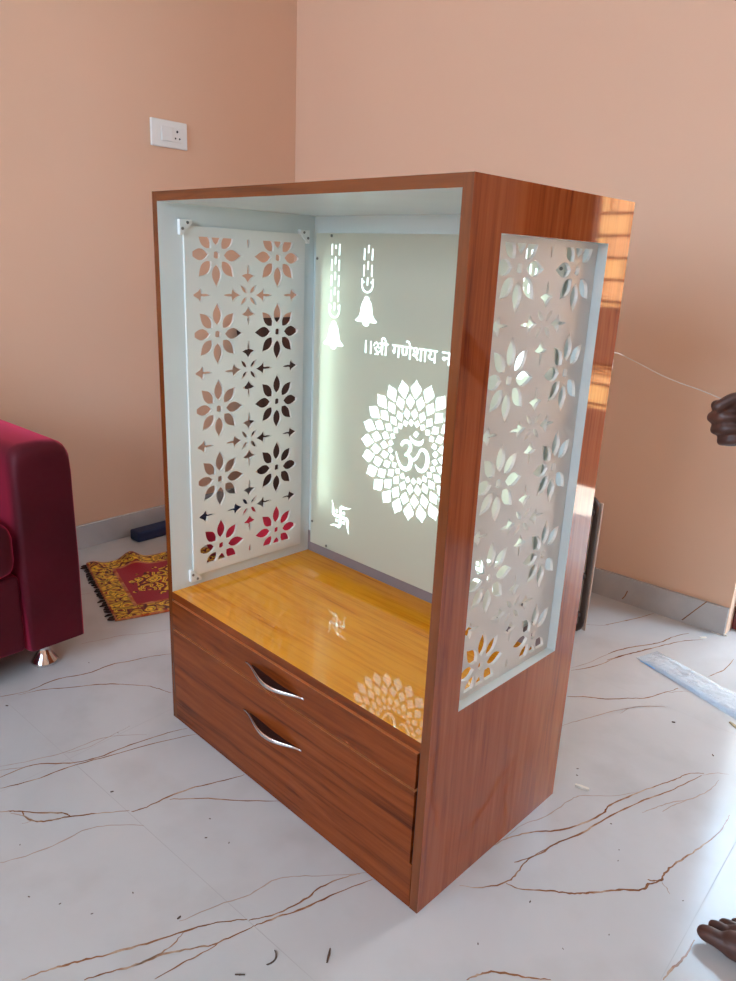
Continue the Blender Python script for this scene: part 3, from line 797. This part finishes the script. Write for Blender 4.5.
def arm(v0, v1):
    # rounded-top arm: profile in (v, z), extruded along u with soft front
    prof = []
    w = v1-v0
    prof += [(v0, .078), (v0-.002, .30), (v0, .50)]
    for i in range(9):
        t = PI*(i/8); prof.append(((v0+v1)/2-math.copysign(abs(math.cos(t))**.6, math.cos(t))*w/2, .550+math.sin(t)**.55*.078))
    prof += [(v1, .50), (v1+.002, .30), (v1, .078)]
    bm = bmesh.new(); rings = []
    for u, s in ((.05, .97), (.06, 1), (.25, 1), (.45, 1), (.62, 1), (.715, 1), (.738, .985), (.75, .95), (.757, .89), (.7585, .80), (.7588, .5)):
        cv, cz = (v0+v1)/2, .30
        rings.append([bm.verts.new((u, -(cv+(v-cv)*s), .078+(z-.078)*(1-(1-s)*.45)+(.0 if u < .6 else 0))) for v, z in prof])
    for a, b in zip(rings, rings[1:]):
        for k in range(len(prof)):
            bm.faces.new((a[k], a[(k+1) % len(prof)], b[(k+1) % len(prof)], b[k]))
    bm.faces.new(rings[0]); bm.faces.new(rings[-1][::-1])
    bmesh.ops.recalc_face_normals(bm, faces=bm.faces[:])
    o = obj('armrest', bm, M['velvet'], sofa, smooth=True)
    wn = o.modifiers.new('normals', 'WEIGHTED_NORMAL'); wn.weight = 100; return o
arm(SV0, SV0+.155); arm(SV1-.155, SV1)
soft('base_frame', .06, .745, SV0+.157, SV1-.157, .08, .29, .012, sofa)
vm = (SV0+SV1)/2
soft('seat_cushion', .20, .765, SV0+.162, vm-.003, .293, .435, .04, sofa, puff=.03)
soft('seat_cushion', .20, .765, vm+.003, SV1-.162, .293, .435, .04, sofa, puff=.03)
soft('backrest', .03, .20, SV0+.157, SV1-.157, .20, .80, .05, sofa)
for u, v in ((.692, SV0+.092), (.692, SV1-.092), (.12, SV0+.092), (.12, SV1-.092)):
    bm = bmesh.new(); lathe(bm, [(.034, 0), (.036, .004), (.034, .009), (.022, .026), (.016, .042), (.015, .055), (.022, .062), (.022, .0785)], (u, -v, 0), 24)
    obj('leg', bm, M['chrome'], sofa, smooth=False)

# ------------------------------------------------------------------ rug
def rug_mat():
    n = N('red_gold_rug'); v = n.coords()
    sx = n.node('ShaderNodeSeparateXYZ'); n.link(v, sx.inputs[0])
    x, y = sx.outputs[0], sx.outputs[1]                    # x across 0...48, y along 0..75
    def edge(a, w0): return n.math('MINIMUM', a, n.math('SUBTRACT', w0, a))
    d = n.math('MINIMUM', edge(x, .475), edge(y, .76))
    nz = n.node('ShaderNodeTexNoise'); nz.inputs['Scale'].default_value = 26; nz.inputs['Detail'].default_value = 1; n.link(v, nz.inputs['Vector'])
    ad = n.node('ShaderNodeVectorMath', operation='SCALE'); n.link(nz.outputs['Color'], ad.inputs[0]); ad.inputs['Scale'].default_value = .035
    vv = n.node('ShaderNodeVectorMath', operation='ADD'); n.link(v, vv.inputs[0]); n.link(ad.outputs[0], vv.inputs[1])
    vo = n.node('ShaderNodeTexVoronoi', feature='DISTANCE_TO_EDGE'); vo.inputs['Scale'].default_value = 27; n.link(vv.outputs[0], vo.inputs['Vector'])
    v2 = n.node('ShaderNodeTexVoronoi', feature='F1'); v2.inputs['Scale'].default_value = 20; n.link(vv.outputs[0], v2.inputs['Vector'])
    wv = n.node('ShaderNodeMath', operation='SINE'); n.link(n.math('MULTIPLY', v2.outputs['Distance'], 17), wv.inputs[0])
    red = lin((172,48,28)); crim = lin((160,30,44)); gold = lin((248,198,52)); dk = lin((70,24,14)); pale = lin((196,120,84))
    scroll = n.ramp(n.math('MULTIPLY_ADD', wv.outputs[0], .5, .5), [(0, dk), (.22, red), (.40, red), (.46, dk), (.54, gold), (.95, gold), (1, dk)])
    cells = n.ramp(vo.outputs['Distance'], [(0, dk), (.09, dk), (.13, gold), (.3, gold), (.38, red)])
    border = n.mix(.42, scroll, cells)
    # field: crimson with a gold medallion
    mx = n.math('DIVIDE', n.math('SUBTRACT', x, .2375), .14); my = n.math('DIVIDE', n.math('SUBTRACT', y, .38), .275)
    rr = n.math('ADD', n.math('POWER', n.math('ABSOLUTE', mx), 1.6), n.math('POWER', n.math('ABSOLUTE', my), 1.6))
    rr = n.math('ADD', rr, n.math('MULTIPLY', n.math('SUBTRACT', nz.outputs['Fac'], .5), 1.6))
    med = n.ramp(rr, [(0, (1,1,1,1)), (.98, (1,1,1,1)), (1.0, (0,0,0,1))], 'CONSTANT')
    field = n.mix(med, crim, scroll)
    isb = n.ramp(n.math('MULTIPLY', d, 5), [(0, (1,1,1,1)), (.425, (0,0,0,1))], 'CONSTANT')
    c = n.mix(isb, field, border)
    line = n.ramp(n.math('MULTIPLY', d, 5), [(0, (1,1,1,1)), (.035, (0,0,0,1)), (.37, (1,1,1,1)), (.43, (0,0,0,1))], 'CONSTANT')
    c = n.mix(n.math('MULTIPLY', line, .8), c, n.mix(isb, red, n.ramp(nz.outputs['Fac'], [(.4, red), (.55, pale)])))
    n.base(c); n.set(Roughness=.9, Specular_IOR_Level=.1, Sheen_Weight=.2)
    n.bump(n.noise(v, 400, 2), .3, .002); return n.m
RGX = Vector((.452, -.151, 0)); RGX.normalize()             # along the fringed edge, room coords (x=u, y=-v)
RGY = Vector((.335, .942, 0)); RGY.normalize()
rug = thing('rug', 'red and gold patterned prayer rug with dark fringe on the floor', 'rug', (.168, -1.161, 0), room=True)
M['rug'] = rug_mat()
me_ang = math.atan2(RGX.y, RGX.x)
bm = bmesh.new(); NX, NY = 40, 60; RW, RL = .475, .76
def rug_z(a, b):                                            # folds along the far edge
    z = .004
    fx = b
    z += .030*math.exp(-((fx-.155)/.035)**2)*math.exp(-(a/.10)**2)
    z += .012*math.exp(-((fx-.02)/.03)**2)*math.exp(-(a/.06)**2)
    z += .006*math.exp(-((b-.30)/.05)**2)*math.exp(-((a-.0)/.2)**2)
    return z
shear = RGX.dot(RGY)
verts = {}
for k, dz in ((0, 0), (1, -.0035)):
    for i in range(NX+1):
        for j in range(NY+1):
            a, b = RW*i/NX, RL*j/NY
            wig = .006*math.sin(b*16)*(1 if i in (0, NX) else 0)
            # local frame: x along fringe edge, y skewed
            verts[k, i, j] = bm.verts.new((a+b*shear+wig*.3, b*math.sqrt(1-shear*shear), rug_z(a, b)+dz))
for i in range(NX):
    for j in range(NY):
        for k in (0, 1):
            q = [verts[k, i, j], verts[k, i+1, j], verts[k, i+1, j+1], verts[k, i, j+1]]
            bm.faces.new(q if k == 0 else q[::-1])
for i in range(NX):
    for j in (0, NY): bm.faces.new((verts[0,i,j], verts[1,i,j], verts[1,i+1,j], verts[0,i+1,j]))
for j in range(NY):
    for i in (0, NX): bm.faces.new((verts[0,i,j], verts[0,i,j+1], verts[1,i,j+1], verts[1,i,j]))
bmesh.ops.recalc_face_normals(bm, faces=bm.faces[:])
o = obj('woven_mat', bm, M['rug'], rug, smooth=True); o.location = (0, 0, 0); o.rotation_euler = (0, 0, me_ang)
M['fringe'] = plain('dark_fringe', lin((52,32,26)), .9, var=.3, vscale=40)
for end in (0, 1):
    for i in range(26):
        a = RW*(i+.5)/26
        base = Vector((a + (RL*shear if end else 0), RL*math.sqrt(1-shear*shear) if end else 0, .004))
        s = 1 if end else -1
        bm = bmesh.new()
        L = random.uniform(.012, .024)
        dx = random.uniform(-.012, .012)
        tube(bm, [base, base+Vector((dx*.4, s*L*.5, .001)), base+Vector((dx, s*L, -.001))], [.0035, .0042, .0016], 6)
        f = obj('tassel', bm, M['fringe'], rug); f.location = (0, 0, 0); f.rotation_euler = (0, 0, me_ang)

# ------------------------------------------------------------------ small things on the floor
M['navy'] = plain('navy_foam', lin((26,38,74)), .55)
bm = rbox(.040, .100, -.905, -.30, 0, .042, .007, 3)
o = obj('foam_bar', bm, M['navy'], room=True, smooth=False); tag(o, 'long navy blue bar lying along the left skirting', 'bar')

def film():
    n = N('clear_film'); v = n.coords(); g = n.noise(v, 38, 4, .6, .8)
    n.base(lin((240,246,250))); n.set(Roughness=.08, IOR=1.3, Alpha=.45, Specular_IOR_Level=.8)
    n.bump(g, .9, .012); return n.m
M['film'] = film()
M['blue'] = plain('pale_blue_strip', lin((120,170,214)), .3, var=.25, vscale=30)
pk = thing('plastic_packet', 'crumpled clear plastic packet with pale blue strip lying on marble floor', 'packet', (2.1, -.37, 0), room=True)
pa, pb = Vector((1.880, -.312, 0)), Vector((2.42, -.505, 0))
pd = (pb-pa).normalized(); pn = Vector((-pd.y, pd.x, 0)); PLN = (pb-pa).length
def packet_mesh(half, zmax, z0, off, seed, l0=0, l1=1):
    rnd = random.Random(seed); bm = bmesh.new(); V = {}
    nx, ny = 34, 10
    for k in (0, 1):
        for i in range(nx+1):
            for j in range(ny+1):
                t = l0+(l1-l0)*i/nx; s = -1+2*j/ny
                env = (1-s*s)**.5*min(1, t*(nx/3), (1-t)*(nx/3)) if 0 < t < 1 else 0
                p = pa + pd*(PLN*t) + pn*(half*(.92+.40*t)*s+off)
                z = z0+(zmax*env*rnd.uniform(.45, 1.0) if k == 0 else 0)
                V[k, i, j] = bm.verts.new((p.x, p.y, z+.0006*(1-k)))
    for i in range(nx):
        for j in range(ny):
            for k in (0, 1):
                q = [V[k,i,j], V[k,i+1,j], V[k,i+1,j+1], V[k,i,j+1]]
                bm.faces.new(q if k == 0 else q[::-1])
    bmesh.ops.recalc_face_normals(bm, faces=bm.faces[:])
    return bm
obj('film', packet_mesh(.050, .014, .0012, 0, 3), M['film'], pk)
obj('blue_strip', packet_mesh(.009, .004, .0008, -.040, 5, .03, .97), M['blue'], pk)

M['chip_dark'] = plain('dark_chip', lin((92,70,56)), .8)
M['straw'] = plain('straw_scrap', lin((186,164,128)), .8, var=.3, vscale=90)
M['chip_pale'] = plain('pale_chip', lin((226,216,200)), .7)
def chip(name, x, y, ln, wd, h, ang, mat, label, cat, group=None, curl=0):
    p = MRI @ px2floor(x, y)
    bm = bmesh.new(); n = 6; ring = []
    for i in range(n+1):
        t = i/n-.5; w = wd*(1-.8*abs(t)**1.5)*random.uniform(.75, 1.1)
        ox_ = t*ln; oy_ = curl*(t*t-.1)
        ring.append([bm.verts.new((ox_, oy_-w/2, .0006)), bm.verts.new((ox_, oy_+w/2, .0006)), bm.verts.new((ox_, oy_+w*.3, h)), bm.verts.new((ox_, oy_-w*.3, h*random.uniform(.7, 1)))])
    for a, b in zip(ring, ring[1:]):
        for k in range(4): bm.faces.new((a[k], a[(k+1)%4], b[(k+1)%4], b[k]))
    bm.faces.new(ring[0][::-1]); bm.faces.new(ring[-1])
    bmesh.ops.recalc_face_normals(bm, faces=bm.faces[:])
    o = obj(name, bm, mat)
    o.location = MR @ Vector((p.x, p.y, 0)); o.rotation_euler = (0, 0, ang)
    return tag(o, label, cat, group)
chip('wood_chip', 582, 788, .030, .010, .005, .3, M['chip_pale'], 'pale splinter lying on the floor right of the cabinet', 'chip')
chip('wood_sliver', 328.5, 956, .026, .0035, .0025, 2.2, M['chip_dark'], 'straight dark sliver on the floor near the cabinet front corner', 'sliver')
chip('wood_sliver', 273.5, 959, .028, .0035, .0025, 2.0, M['chip_dark'], 'curled brown sliver on the floor left of the straight sliver', 'sliver', curl=.03)
chip('wood_sliver', 240, 975, .016, .003, .002, .8, M['chip_dark'], 'short dark sliver at the bottom of the floor, beside the curled one', 'sliver')
chip('paint_flake', 719, 634, .045, .010, .006, .1, M['chip_pale'], 'white paint flake by the doorway end of the skirting', 'flake')
chip('paint_flake', 703, 638, .022, .007, .004, .9, M['chip_pale'], 'small white paint flake in front of the skirting', 'flake')
chip('fibre_scrap', 734, 726, .03, .010, .004, -.5, M['straw'], 'ragged straw coloured scrap under the plastic packet', 'scrap')
for x, y, s in ((673.5,722.5,.010),(713,755.5,.008),(577.5,769,.006),(577,775.5,.006),(530,902,.006),(611,824,.005),(619,850,.004),(112,792,.008),(179,918,.009),(133,893,.005),(92,914,.005),(60,904,.005),(206,838,.006),(210,819,.005),(229,843,.005),(7,706,.008),(29,897,.005),(609,935,.004),(478,944,.005),(563,949,.004),(683,901,.004),(20,845,.004),(89,663,.005),(118,733,.004),(618,861,.004)):
    chip('speck', x, y, s*.8, s*.45, s*.25, random.uniform(0, 3), M['chip_dark'], 'tiny dark speck of dirt on the marble floor', 'speck', 'dark specks scattered on the floor')

# metal frame standing behind the cabinet
M['bronze'] = plain('dark_metal', lin((74,58,52)), .35, .6)
M['cream'] = plain('cream_edge', lin((210,186,168)), .4)
fb = px2floor(578, 634)
fr = thing('folded_frame', 'dark metal tube frame standing behind the right side of the cabinet', 'frame', (fb.x, fb.y, 0))
fx, fy = fb.x+.005, fb.y
def loop(x0, x1, z0, z1, y, r):
    pts = []
    for cx, cz, a0 in ((x1-r, z0+r, -PI/2), (x1-r, z1-r, 0), (x0+r, z1-r, PI/2), (x0+r, z0+r, PI)):
        for i in range(6):
            a = a0+PI/2*i/5; pts.append((cx+r*math.cos(a), y, cz+r*math.sin(a)))
    return pts
bm = bmesh.new(); tube(bm, loop(fx-.42, fx, .0105, .445, fy, .035), .010, 10, closed=True); obj('tube_loop', bm, M['bronze'], fr, smooth=True)
bm = bmesh.new(); box(bm, fx-.41, fx+.0105, fy+.012, fy+.017, .012, .432); obj('rear_panel', bm, M['cream'], fr, bevel=.002)
for z in (.405, .20, .07):
    bm = bmesh.new(); lathe(bm, [(.001, 0), (.012, .002), (.012, .012), (.006, .016), (.006, .022)], (fx-.012, fy-.006, z), 12, Matrix.Rotation(PI/2, 4, 'X'))
    obj('clamp_knob', bm, M['bronze'], fr, smooth=False)

# things glimpsed through the left lattice
M['dark_board'] = wood('dark_board', lin((40,22,18)), lin((62,36,28)), lin((78,46,36)), 'z', .4)
bm = boxm(-.012, .012, -.16, .16, 0, .85)
o = obj('wooden_board', bm, M['dark_board'], None, bevel=.004)
o.matrix_world = MR @ Matrix.Translation((.205, -.185, .004)) @ Matrix.Rotation(-.22, 4, 'Y')
tag(o, 'dark brown board leaning on the wall, glimpsed through the left lattice', 'board')
M['red_cloth'] = plain('red_cloth', lin((190,24,56)), .8, var=.15, vscale=14)
bm = rbox(.36, .66, -.80, -.43, 0.0, .125, .045, 5)
bmesh.ops.subdivide_edges(bm, edges=[e for e in bm.edges if e.calc_length() > .06], cuts=4, use_grid_fill=True)
for v in bm.verts:
    if v.co.z > .06:
        k = max(0, 1-((v.co.x-.51)/.15)**2)*max(0, 1-((v.co.y+.615)/.185)**2)
        v.co.z += .03*k + .006*math.sin(v.co.x*50+v.co.y*31)
o = obj('red_cushion', bm, M['red_cloth'], None, smooth=True); o.matrix_world = MR @ Matrix.Translation((0, 0, .012))
tag(o, 'bright red cushion lying behind the left lattice', 'cushion')

# ------------------------------------------------------------------ person at the right edge
def skin_mesh(chain, sub=2):
    """chain: list of polylines [(x,y,z,r)...]; points shared by position are welded"""
    vs, es, rs, idx = [], [], [], {}
    for pl in chain:
        prev = None
        for x, y, z, r in pl:
            k = (round(x, 4), round(y, 4), round(z, 4))
            if k not in idx: idx[k] = len(vs); vs.append((x, y, z)); rs.append(r)
            i = idx[k]
            if prev is not None and prev != i: es.append((prev, i))
            prev = i
    me = bpy.data.meshes.new('tmp'); me.from_pydata(vs, es, [])
    o = bpy.data.objects.new('tmp', me); COL.objects.link(o)
    o.modifiers.new('skin', 'SKIN')
    for i, d in enumerate(me.skin_vertices[0].data): 
        d.radius = rs[i] if isinstance(rs[i], tuple) else (rs[i], rs[i]); d.use_root = (i == 0)
    md = o.modifiers.new('sub', 'SUBSURF'); md.levels = sub; md.render_levels = sub
    dg = bpy.context.evaluated_depsgraph_get(); dg.update()
    m2 = bpy.data.meshes.new_from_object(o.evaluated_get(dg))
    bpy.data.objects.remove(o); bpy.data.meshes.remove(me)
    return m2
def merge_remesh(meshes, voxel, extra=None):
    bm = bmesh.new()
    for m in meshes:
        bm.from_mesh(m); bpy.data.meshes.remove(m)
    if extra: extra(bm)
    me = bpy.data.meshes.new('tmp'); bm.to_mesh(me); bm.free()
    o = bpy.data.objects.new('tmp', me); COL.objects.link(o)
    md = o.modifiers.new('r', 'REMESH'); md.mode = 'VOXEL'; md.voxel_size = voxel; md.use_smooth_shade = True
    s = o.modifiers.new('s', 'SMOOTH'); s.iterations = 3; s.factor = .5
    dg = bpy.context.evaluated_depsgraph_get(); dg.update()
    m2 = bpy.data.meshes.new_from_object(o.evaluated_get(dg))
    bpy.data.objects.remove(o); bpy.data.meshes.remove(me)
    return m2
def V3(*a): return Vector(a)
pelvis = (1.44, .26, .93)
shR, elR = (1.43, .43, 1.36), (1.345, .49, 1.075)
fwd = Vector((-1, -.08, -.18)).normalized()
pnm = Vector((-.10, -.95, .10)); pnm = (pnm - fwd*pnm.dot(fwd)).normalized()
upv = pnm.cross(fwd); 
if upv.z < 0: upv = -upv
wrR = HAND - fwd*.060 + pnm*(-.012)
def tmesh(pts, rads, seg=20):
    bm = bmesh.new(); tube(bm, pts, rads, seg); bmesh.ops.recalc_face_normals(bm, faces=bm.faces[:])
    me = bpy.data.meshes.new('tmp'); bm.to_mesh(me); bm.free(); return me
def limb(pts, sub=5, grow=0.0):
    """limb through (x, y, z, r) points, smoothly tapering"""
    P = smooth_path([p[:3] for p in pts], sub); R = []
    for i in range(len(pts)-1):
        for k in range(sub):
            t = k/sub; t = t*t*(3-2*t); R.append(pts[i][3]*(1-t)+pts[i+1][3]*t+grow)
    R.append(pts[-1][3]+grow)
    return tmesh(P, R)
TORSO = [((1.44,.26,.84), (.10,.08)), ((1.44,.26,.90), (.155,.105)), ((1.43,.26,1.0), (.145,.10)), ((1.42,.26,1.10), (.135,.092)), ((1.41,.26,1.24), (.155,.108)), ((1.405,.26,1.31), (.160,.102)), ((1.40,.26,1.365), (.145,.095)), ((1.395,.261,1.405), (.105,.08)), ((1.388,.263,1.44), (.068,.062))]
def torso(z0, z1, grow):
    L = [(p, (a+grow, b+grow)) for p, (a, b) in TORSO if z0 <= p[2] <= z1]
    return tmesh([p for p, _ in L], [q for _, q in L], 28)
ARM_R = [(1.405,.40,1.365,.058), tuple(Vector(shR)+Vector((-.01,-.005,-.04)))+(.055,), tuple(Vector(shR).lerp(Vector(elR), .5))+(.049,), elR+(.040,), tuple(Vector(elR).lerp(wrR, .3))+(.041,), tuple(Vector(elR).lerp(wrR, .75))+(.031,), tuple(wrR)+(.026,), tuple(wrR+fwd*.02)+(.026,)]
ARM_L = [(1.405,.12,1.365,.058), (1.44,.075,1.32,.055), (1.455,.05,1.20,.049), (1.47,.03,1.08,.040), (1.455,.037,1.00,.041), (1.425,.048,.86,.031), (1.39,.055,.77,.026), (1.387,.056,.745,.026)]
LEG_R = [(1.43,.345,.92,.090), (1.415,.345,.80,.085), (1.39,.338,.62,.066), (1.375,.334,.48,.054), (1.385,.330,.36,.055), (1.385,.326,.20,.040), (1.385,.324,.09,.034), (1.385,.323,.035,.036)]
LEG_L = [(1.44,.175,.92,.090), (1.46,.170,.80,.085), (1.50,.145,.62,.066), (1.52,.125,.48,.054), (1.56,.112,.36,.055), (1.595,.098,.20,.040), (1.605,.09,.09,.034), (1.607,.089,.035,.036)]
parts_m = [torso(0, 2, 0), limb([(1.39,.262,1.40,.060), (1.382,.266,1.47,.054), (1.378,.27,1.52,.052), (1.376,.27,1.56,.052)]), limb(ARM_R), limb(ARM_L), limb(LEG_R), limb(LEG_L)]
# head: skull, jaw, nose, ears
def ellipsoid(bm, c, r, M_=None, seg=24):
    q = bmesh.ops.create_uvsphere(bm, u_segments=seg, v_segments=seg//2, radius=1)
    for v in q['verts']: v.co = Vector((v.co.x*r[0], v.co.y*r[1], v.co.z*r[2])) + Vector(c)
def headfn(bm):
    ellipsoid(bm, (1.375, .27, 1.595), (.095, .075, .105)); ellipsoid(bm, (1.335, .27, 1.545), (.062, .056, .068))
    ellipsoid(bm, (1.278, .27, 1.572), (.018, .014, .024), seg=12)
    for s in (-1, 1): ellipsoid(bm, (1.385, .27+s*.077, 1.58), (.02, .008, .032), seg=12)
    ellipsoid(bm, (1.281, .27, 1.528), (.012, .024, .008), seg=12)
def foot(tip, heel, medial):
    tip, heel = Vector(tip), Vector(heel); d = (tip-heel).normalized(); s = Vector((-d.y, d.x, 0))*medial   # s points to the big-toe side
    L = (tip-heel).length; out = []
    def P(a, b, z, r): v = heel+d*(a*L)+s*b; return (v.x, v.y, z, r)
    A = [P(.0, -.002, .030, .020), P(.05, -.002, .032, .030), P(.16, -.001, .040, .034), P(.32, .001, .046, .034), P(.50, .006, .040, .031), P(.66, .014, .030, .026), P(.78, .020, .024, .022), P(.84, .024, .020, .015)]
    B = [P(.10, -.006, .030, .028), P(.30, -.012, .032, .031), P(.52, -.020, .027, .027), P(.66, -.028, .023, .022), P(.76, -.032, .019, .016)]
    Cc = [P(.40, -.006, .036, .030), P(.62, -.006, .029, .027), P(.78, -.006, .022, .019), P(.84, -.006, .018, .013)]
    fl = [limb(A), limb(B), limb(Cc)]
    toes = ((.028, .80, 1.0, .0148), (-.0005, .80, .985, .0096), (-.0195, .775, .945, .0090), (-.037, .73, .895, .0086), (-.052, .67, .83, .0082))
    for b, a0, a1, r in toes:
        m_ = (a0+a1)/2
        fl.append(skin_mesh([[P(a0-.06, b*.9, .024, r*1.15), P(m_-.01, b, .024, r), P(a1-.045, b, .019 if r < .012 else .019, r*1.02), P(a1-r/L*.6, b, .0125, r*.86)]], 2))
    return fl
parts_m += foot((1.153, .345, 0), (1.405, .322, 0), 1) + foot((1.378, .102, 0), (1.63, .088, 0), -1)
# gripping right hand
def grip(w, f, u_, p_):
    out = []
    def P(a, b, c, r): v = w + f*a + u_*b + p_*c; return (v.x, v.y, v.z, r)
    out.append(skin_mesh([[P(0, 0, 0, .026), P(.03, .004, 0, .030), P(.055, .020, -.004, .021), P(.078, .028, -.006, .014)],
                          [P(.03, .004, 0, .030), P(.055, -.004, -.003, .022), P(.078, -.004, -.005, .014)],
                          [P(.03, .004, 0, .030), P(.052, -.024, 0, .019), P(.070, -.030, -.002, .013)]], 2))
    for b, k, a0 in ((.030, 1.0, .080), (.010, 1.08, .084), (-.010, 1.0, .080), (-.029, .82, .073)):
        out.append(skin_mesh([[P(a0-.03, b*.9, -.004, .0105), P(a0, b, -.006, .0108), P(a0+.018*k, b*.98, .024*k, .0098), P(a0-.004, b*.95, .040*k, .0088), P(a0-.020*k, b*.93, .034*k, .0082), P(a0-.026*k, b*.93, .028*k, .0074)]], 2))
    out.append(skin_mesh([[P(.018, .016, .012, .0150), P(.040, .036, .026, .0130), P(.064, .040, .042, .0112), P(.084, .026, .050, .0098), P(.090, .020, .050, .0085)]], 2))
    return out
parts_m += grip(wrR, fwd, upv, pnm)
parts_m += grip(Vector((1.39, .055, .76)), Vector((-.15, .1, -1)).normalized(), Vector((-1, 0, .15)).normalized(), Vector((0, 1, .1)).normalized())
def skin_mat():
    n = N('brown_skin'); v = n.coords(); f = n.noise(v, 25, 4)
    n.base(n.ramp(f, [(.3, lin((62,34,26))), (.7, lin((88,50,37)))])); n.set(Roughness=.5, Subsurface_Weight=.05)
    n.b.inputs['Subsurface Radius'].default_value = (.01, .004, .002)
    n.bump(n.noise(v, 260, 2), .12, .001); return n.m
M['skin'] = skin_mat()
per = thing('person', 'person mostly outside the right edge, bare foot forward, hand gripping the white wire', 'person', (1.45, .25, 0))
obj('body', merge_remesh(parts_m, .0031, headfn), M['skin'], per, smooth=True)
M['nail'] = plain('nail', lin((150,108,92)), .3)
M['shirt'] = plain('grey_shirt', lin((120,120,124)), .85, var=.1)
M['trousers'] = plain('dark_trousers', lin((52,50,54)), .9, var=.1)
obj('shirt', merge_remesh([torso(.89, 1.42, .014), limb(ARM_R[:4], grow=.014), limb(ARM_L[:4], grow=.014)], .007), M['shirt'], per, smooth=True)
obj('trousers', merge_remesh([torso(.83, 1.01, .010), limb([p[:3]+(p[3]+.016,) for p in LEG_R[:6]]+[(1.385,.325,.12,.052)]), limb([p[:3]+(p[3]+.016,) for p in LEG_L[:6]]+[(1.603,.092,.12,.052)])], .007), M['trousers'], per, smooth=True)
M['hair'] = plain('black_hair', lin((18,15,14)), .7)
bm = bmesh.new(); ellipsoid(bm, (1.390, .27, 1.622), (.096, .082, .098)); obj('hair', bm, M['hair'], per, smooth=True)
M['eye'] = plain('eye', lin((215,205,196)), .2); M['iris'] = plain('iris', lin((36,22,16)), .2)
for q in (-1, 1):
    bm = bmesh.new(); ellipsoid(bm, (1.2905, .27+q*.029, 1.590), (.008, .013, .007), seg=14)
    e_ = obj('eye', bm, M['eye'], per, smooth=True)
    bm = bmesh.new(); ellipsoid(bm, (1.2842, .27+q*.029, 1.590), (.0025, .0055, .0055), seg=12)
    i_ = obj('iris', bm, M['iris'], e_, smooth=True); i_.location = (0, 0, 0)

# ------------------------------------------------------------------ light
wd = bpy.data.worlds.new('daylight'); S.world = wd; wd.use_nodes = True
bg = wd.node_tree.nodes['Background']
bg.inputs['Color'].default_value = (.53, .76, 1.0, 1); bg.inputs['Strength'].default_value = 8.0

def area(name, loc_room, dir_room, sx, sy, power, col, portal=False):
    l = bpy.data.lights.new(name, 'AREA'); l.shape = 'RECTANGLE'; l.size = sx; l.size_y = sy; l.energy = power; l.color = col
    o = bpy.data.objects.new(name, l); COL.objects.link(o)
    d = (MR.to_3x3() @ Vector(dir_room)).normalized()
    o.location = MR @ Vector(loc_room); o.rotation_euler = d.to_track_quat('-Z', 'Y').to_euler()
    if portal: l.cycles.is_portal = True
    return o
area('door_daylight', ((DU0+DU1)/2, .155, DH/2), (0, -1, 0), DU1-DU0, DH, 1, (1,1,1), True)
area('fill_window_daylight', ((XU0+XU1)/2, -V1-.155, (XZ0+XZ1)/2), (0, 1, 0), XU1-XU0, XZ1-XZ0, 1, (1,1,1), True)

sl = bpy.data.lights.new('sun', 'SUN'); sl.energy = 26.0; sl.angle = .009; sl.color = (1.0, .93, .82)
so_ = bpy.data.objects.new('sun', sl); COL.objects.link(so_)
so_.rotation_euler = (MR.to_3x3() @ Vector((-.80, .30, -.75))).to_track_quat('-Z', 'Y').to_euler()
so_.location = (3, 4, 5)

# ------------------------------------------------------------------ camera
cd = bpy.data.cameras.new('camera'); cd.sensor_fit = 'HORIZONTAL'; cd.sensor_width = 36
cd.lens = 36*CAM[6]*1000/736; cd.clip_start = .02
co = bpy.data.objects.new('camera', cd); COL.objects.link(co)
co.location = CAM[:3]; co.rotation_euler = CAM[3:6]
S.camera = co
S.view_settings.view_transform = 'Standard'; S.view_settings.look = 'None'; S.view_settings.gamma = 1
S.view_settings.exposure = 1.02
S.cycles.use_denoising = True
S.cycles.max_bounces = 12; S.cycles.diffuse_bounces = 6; S.cycles.transparent_max_bounces = 12
S.cycles.sample_clamp_indirect = 6
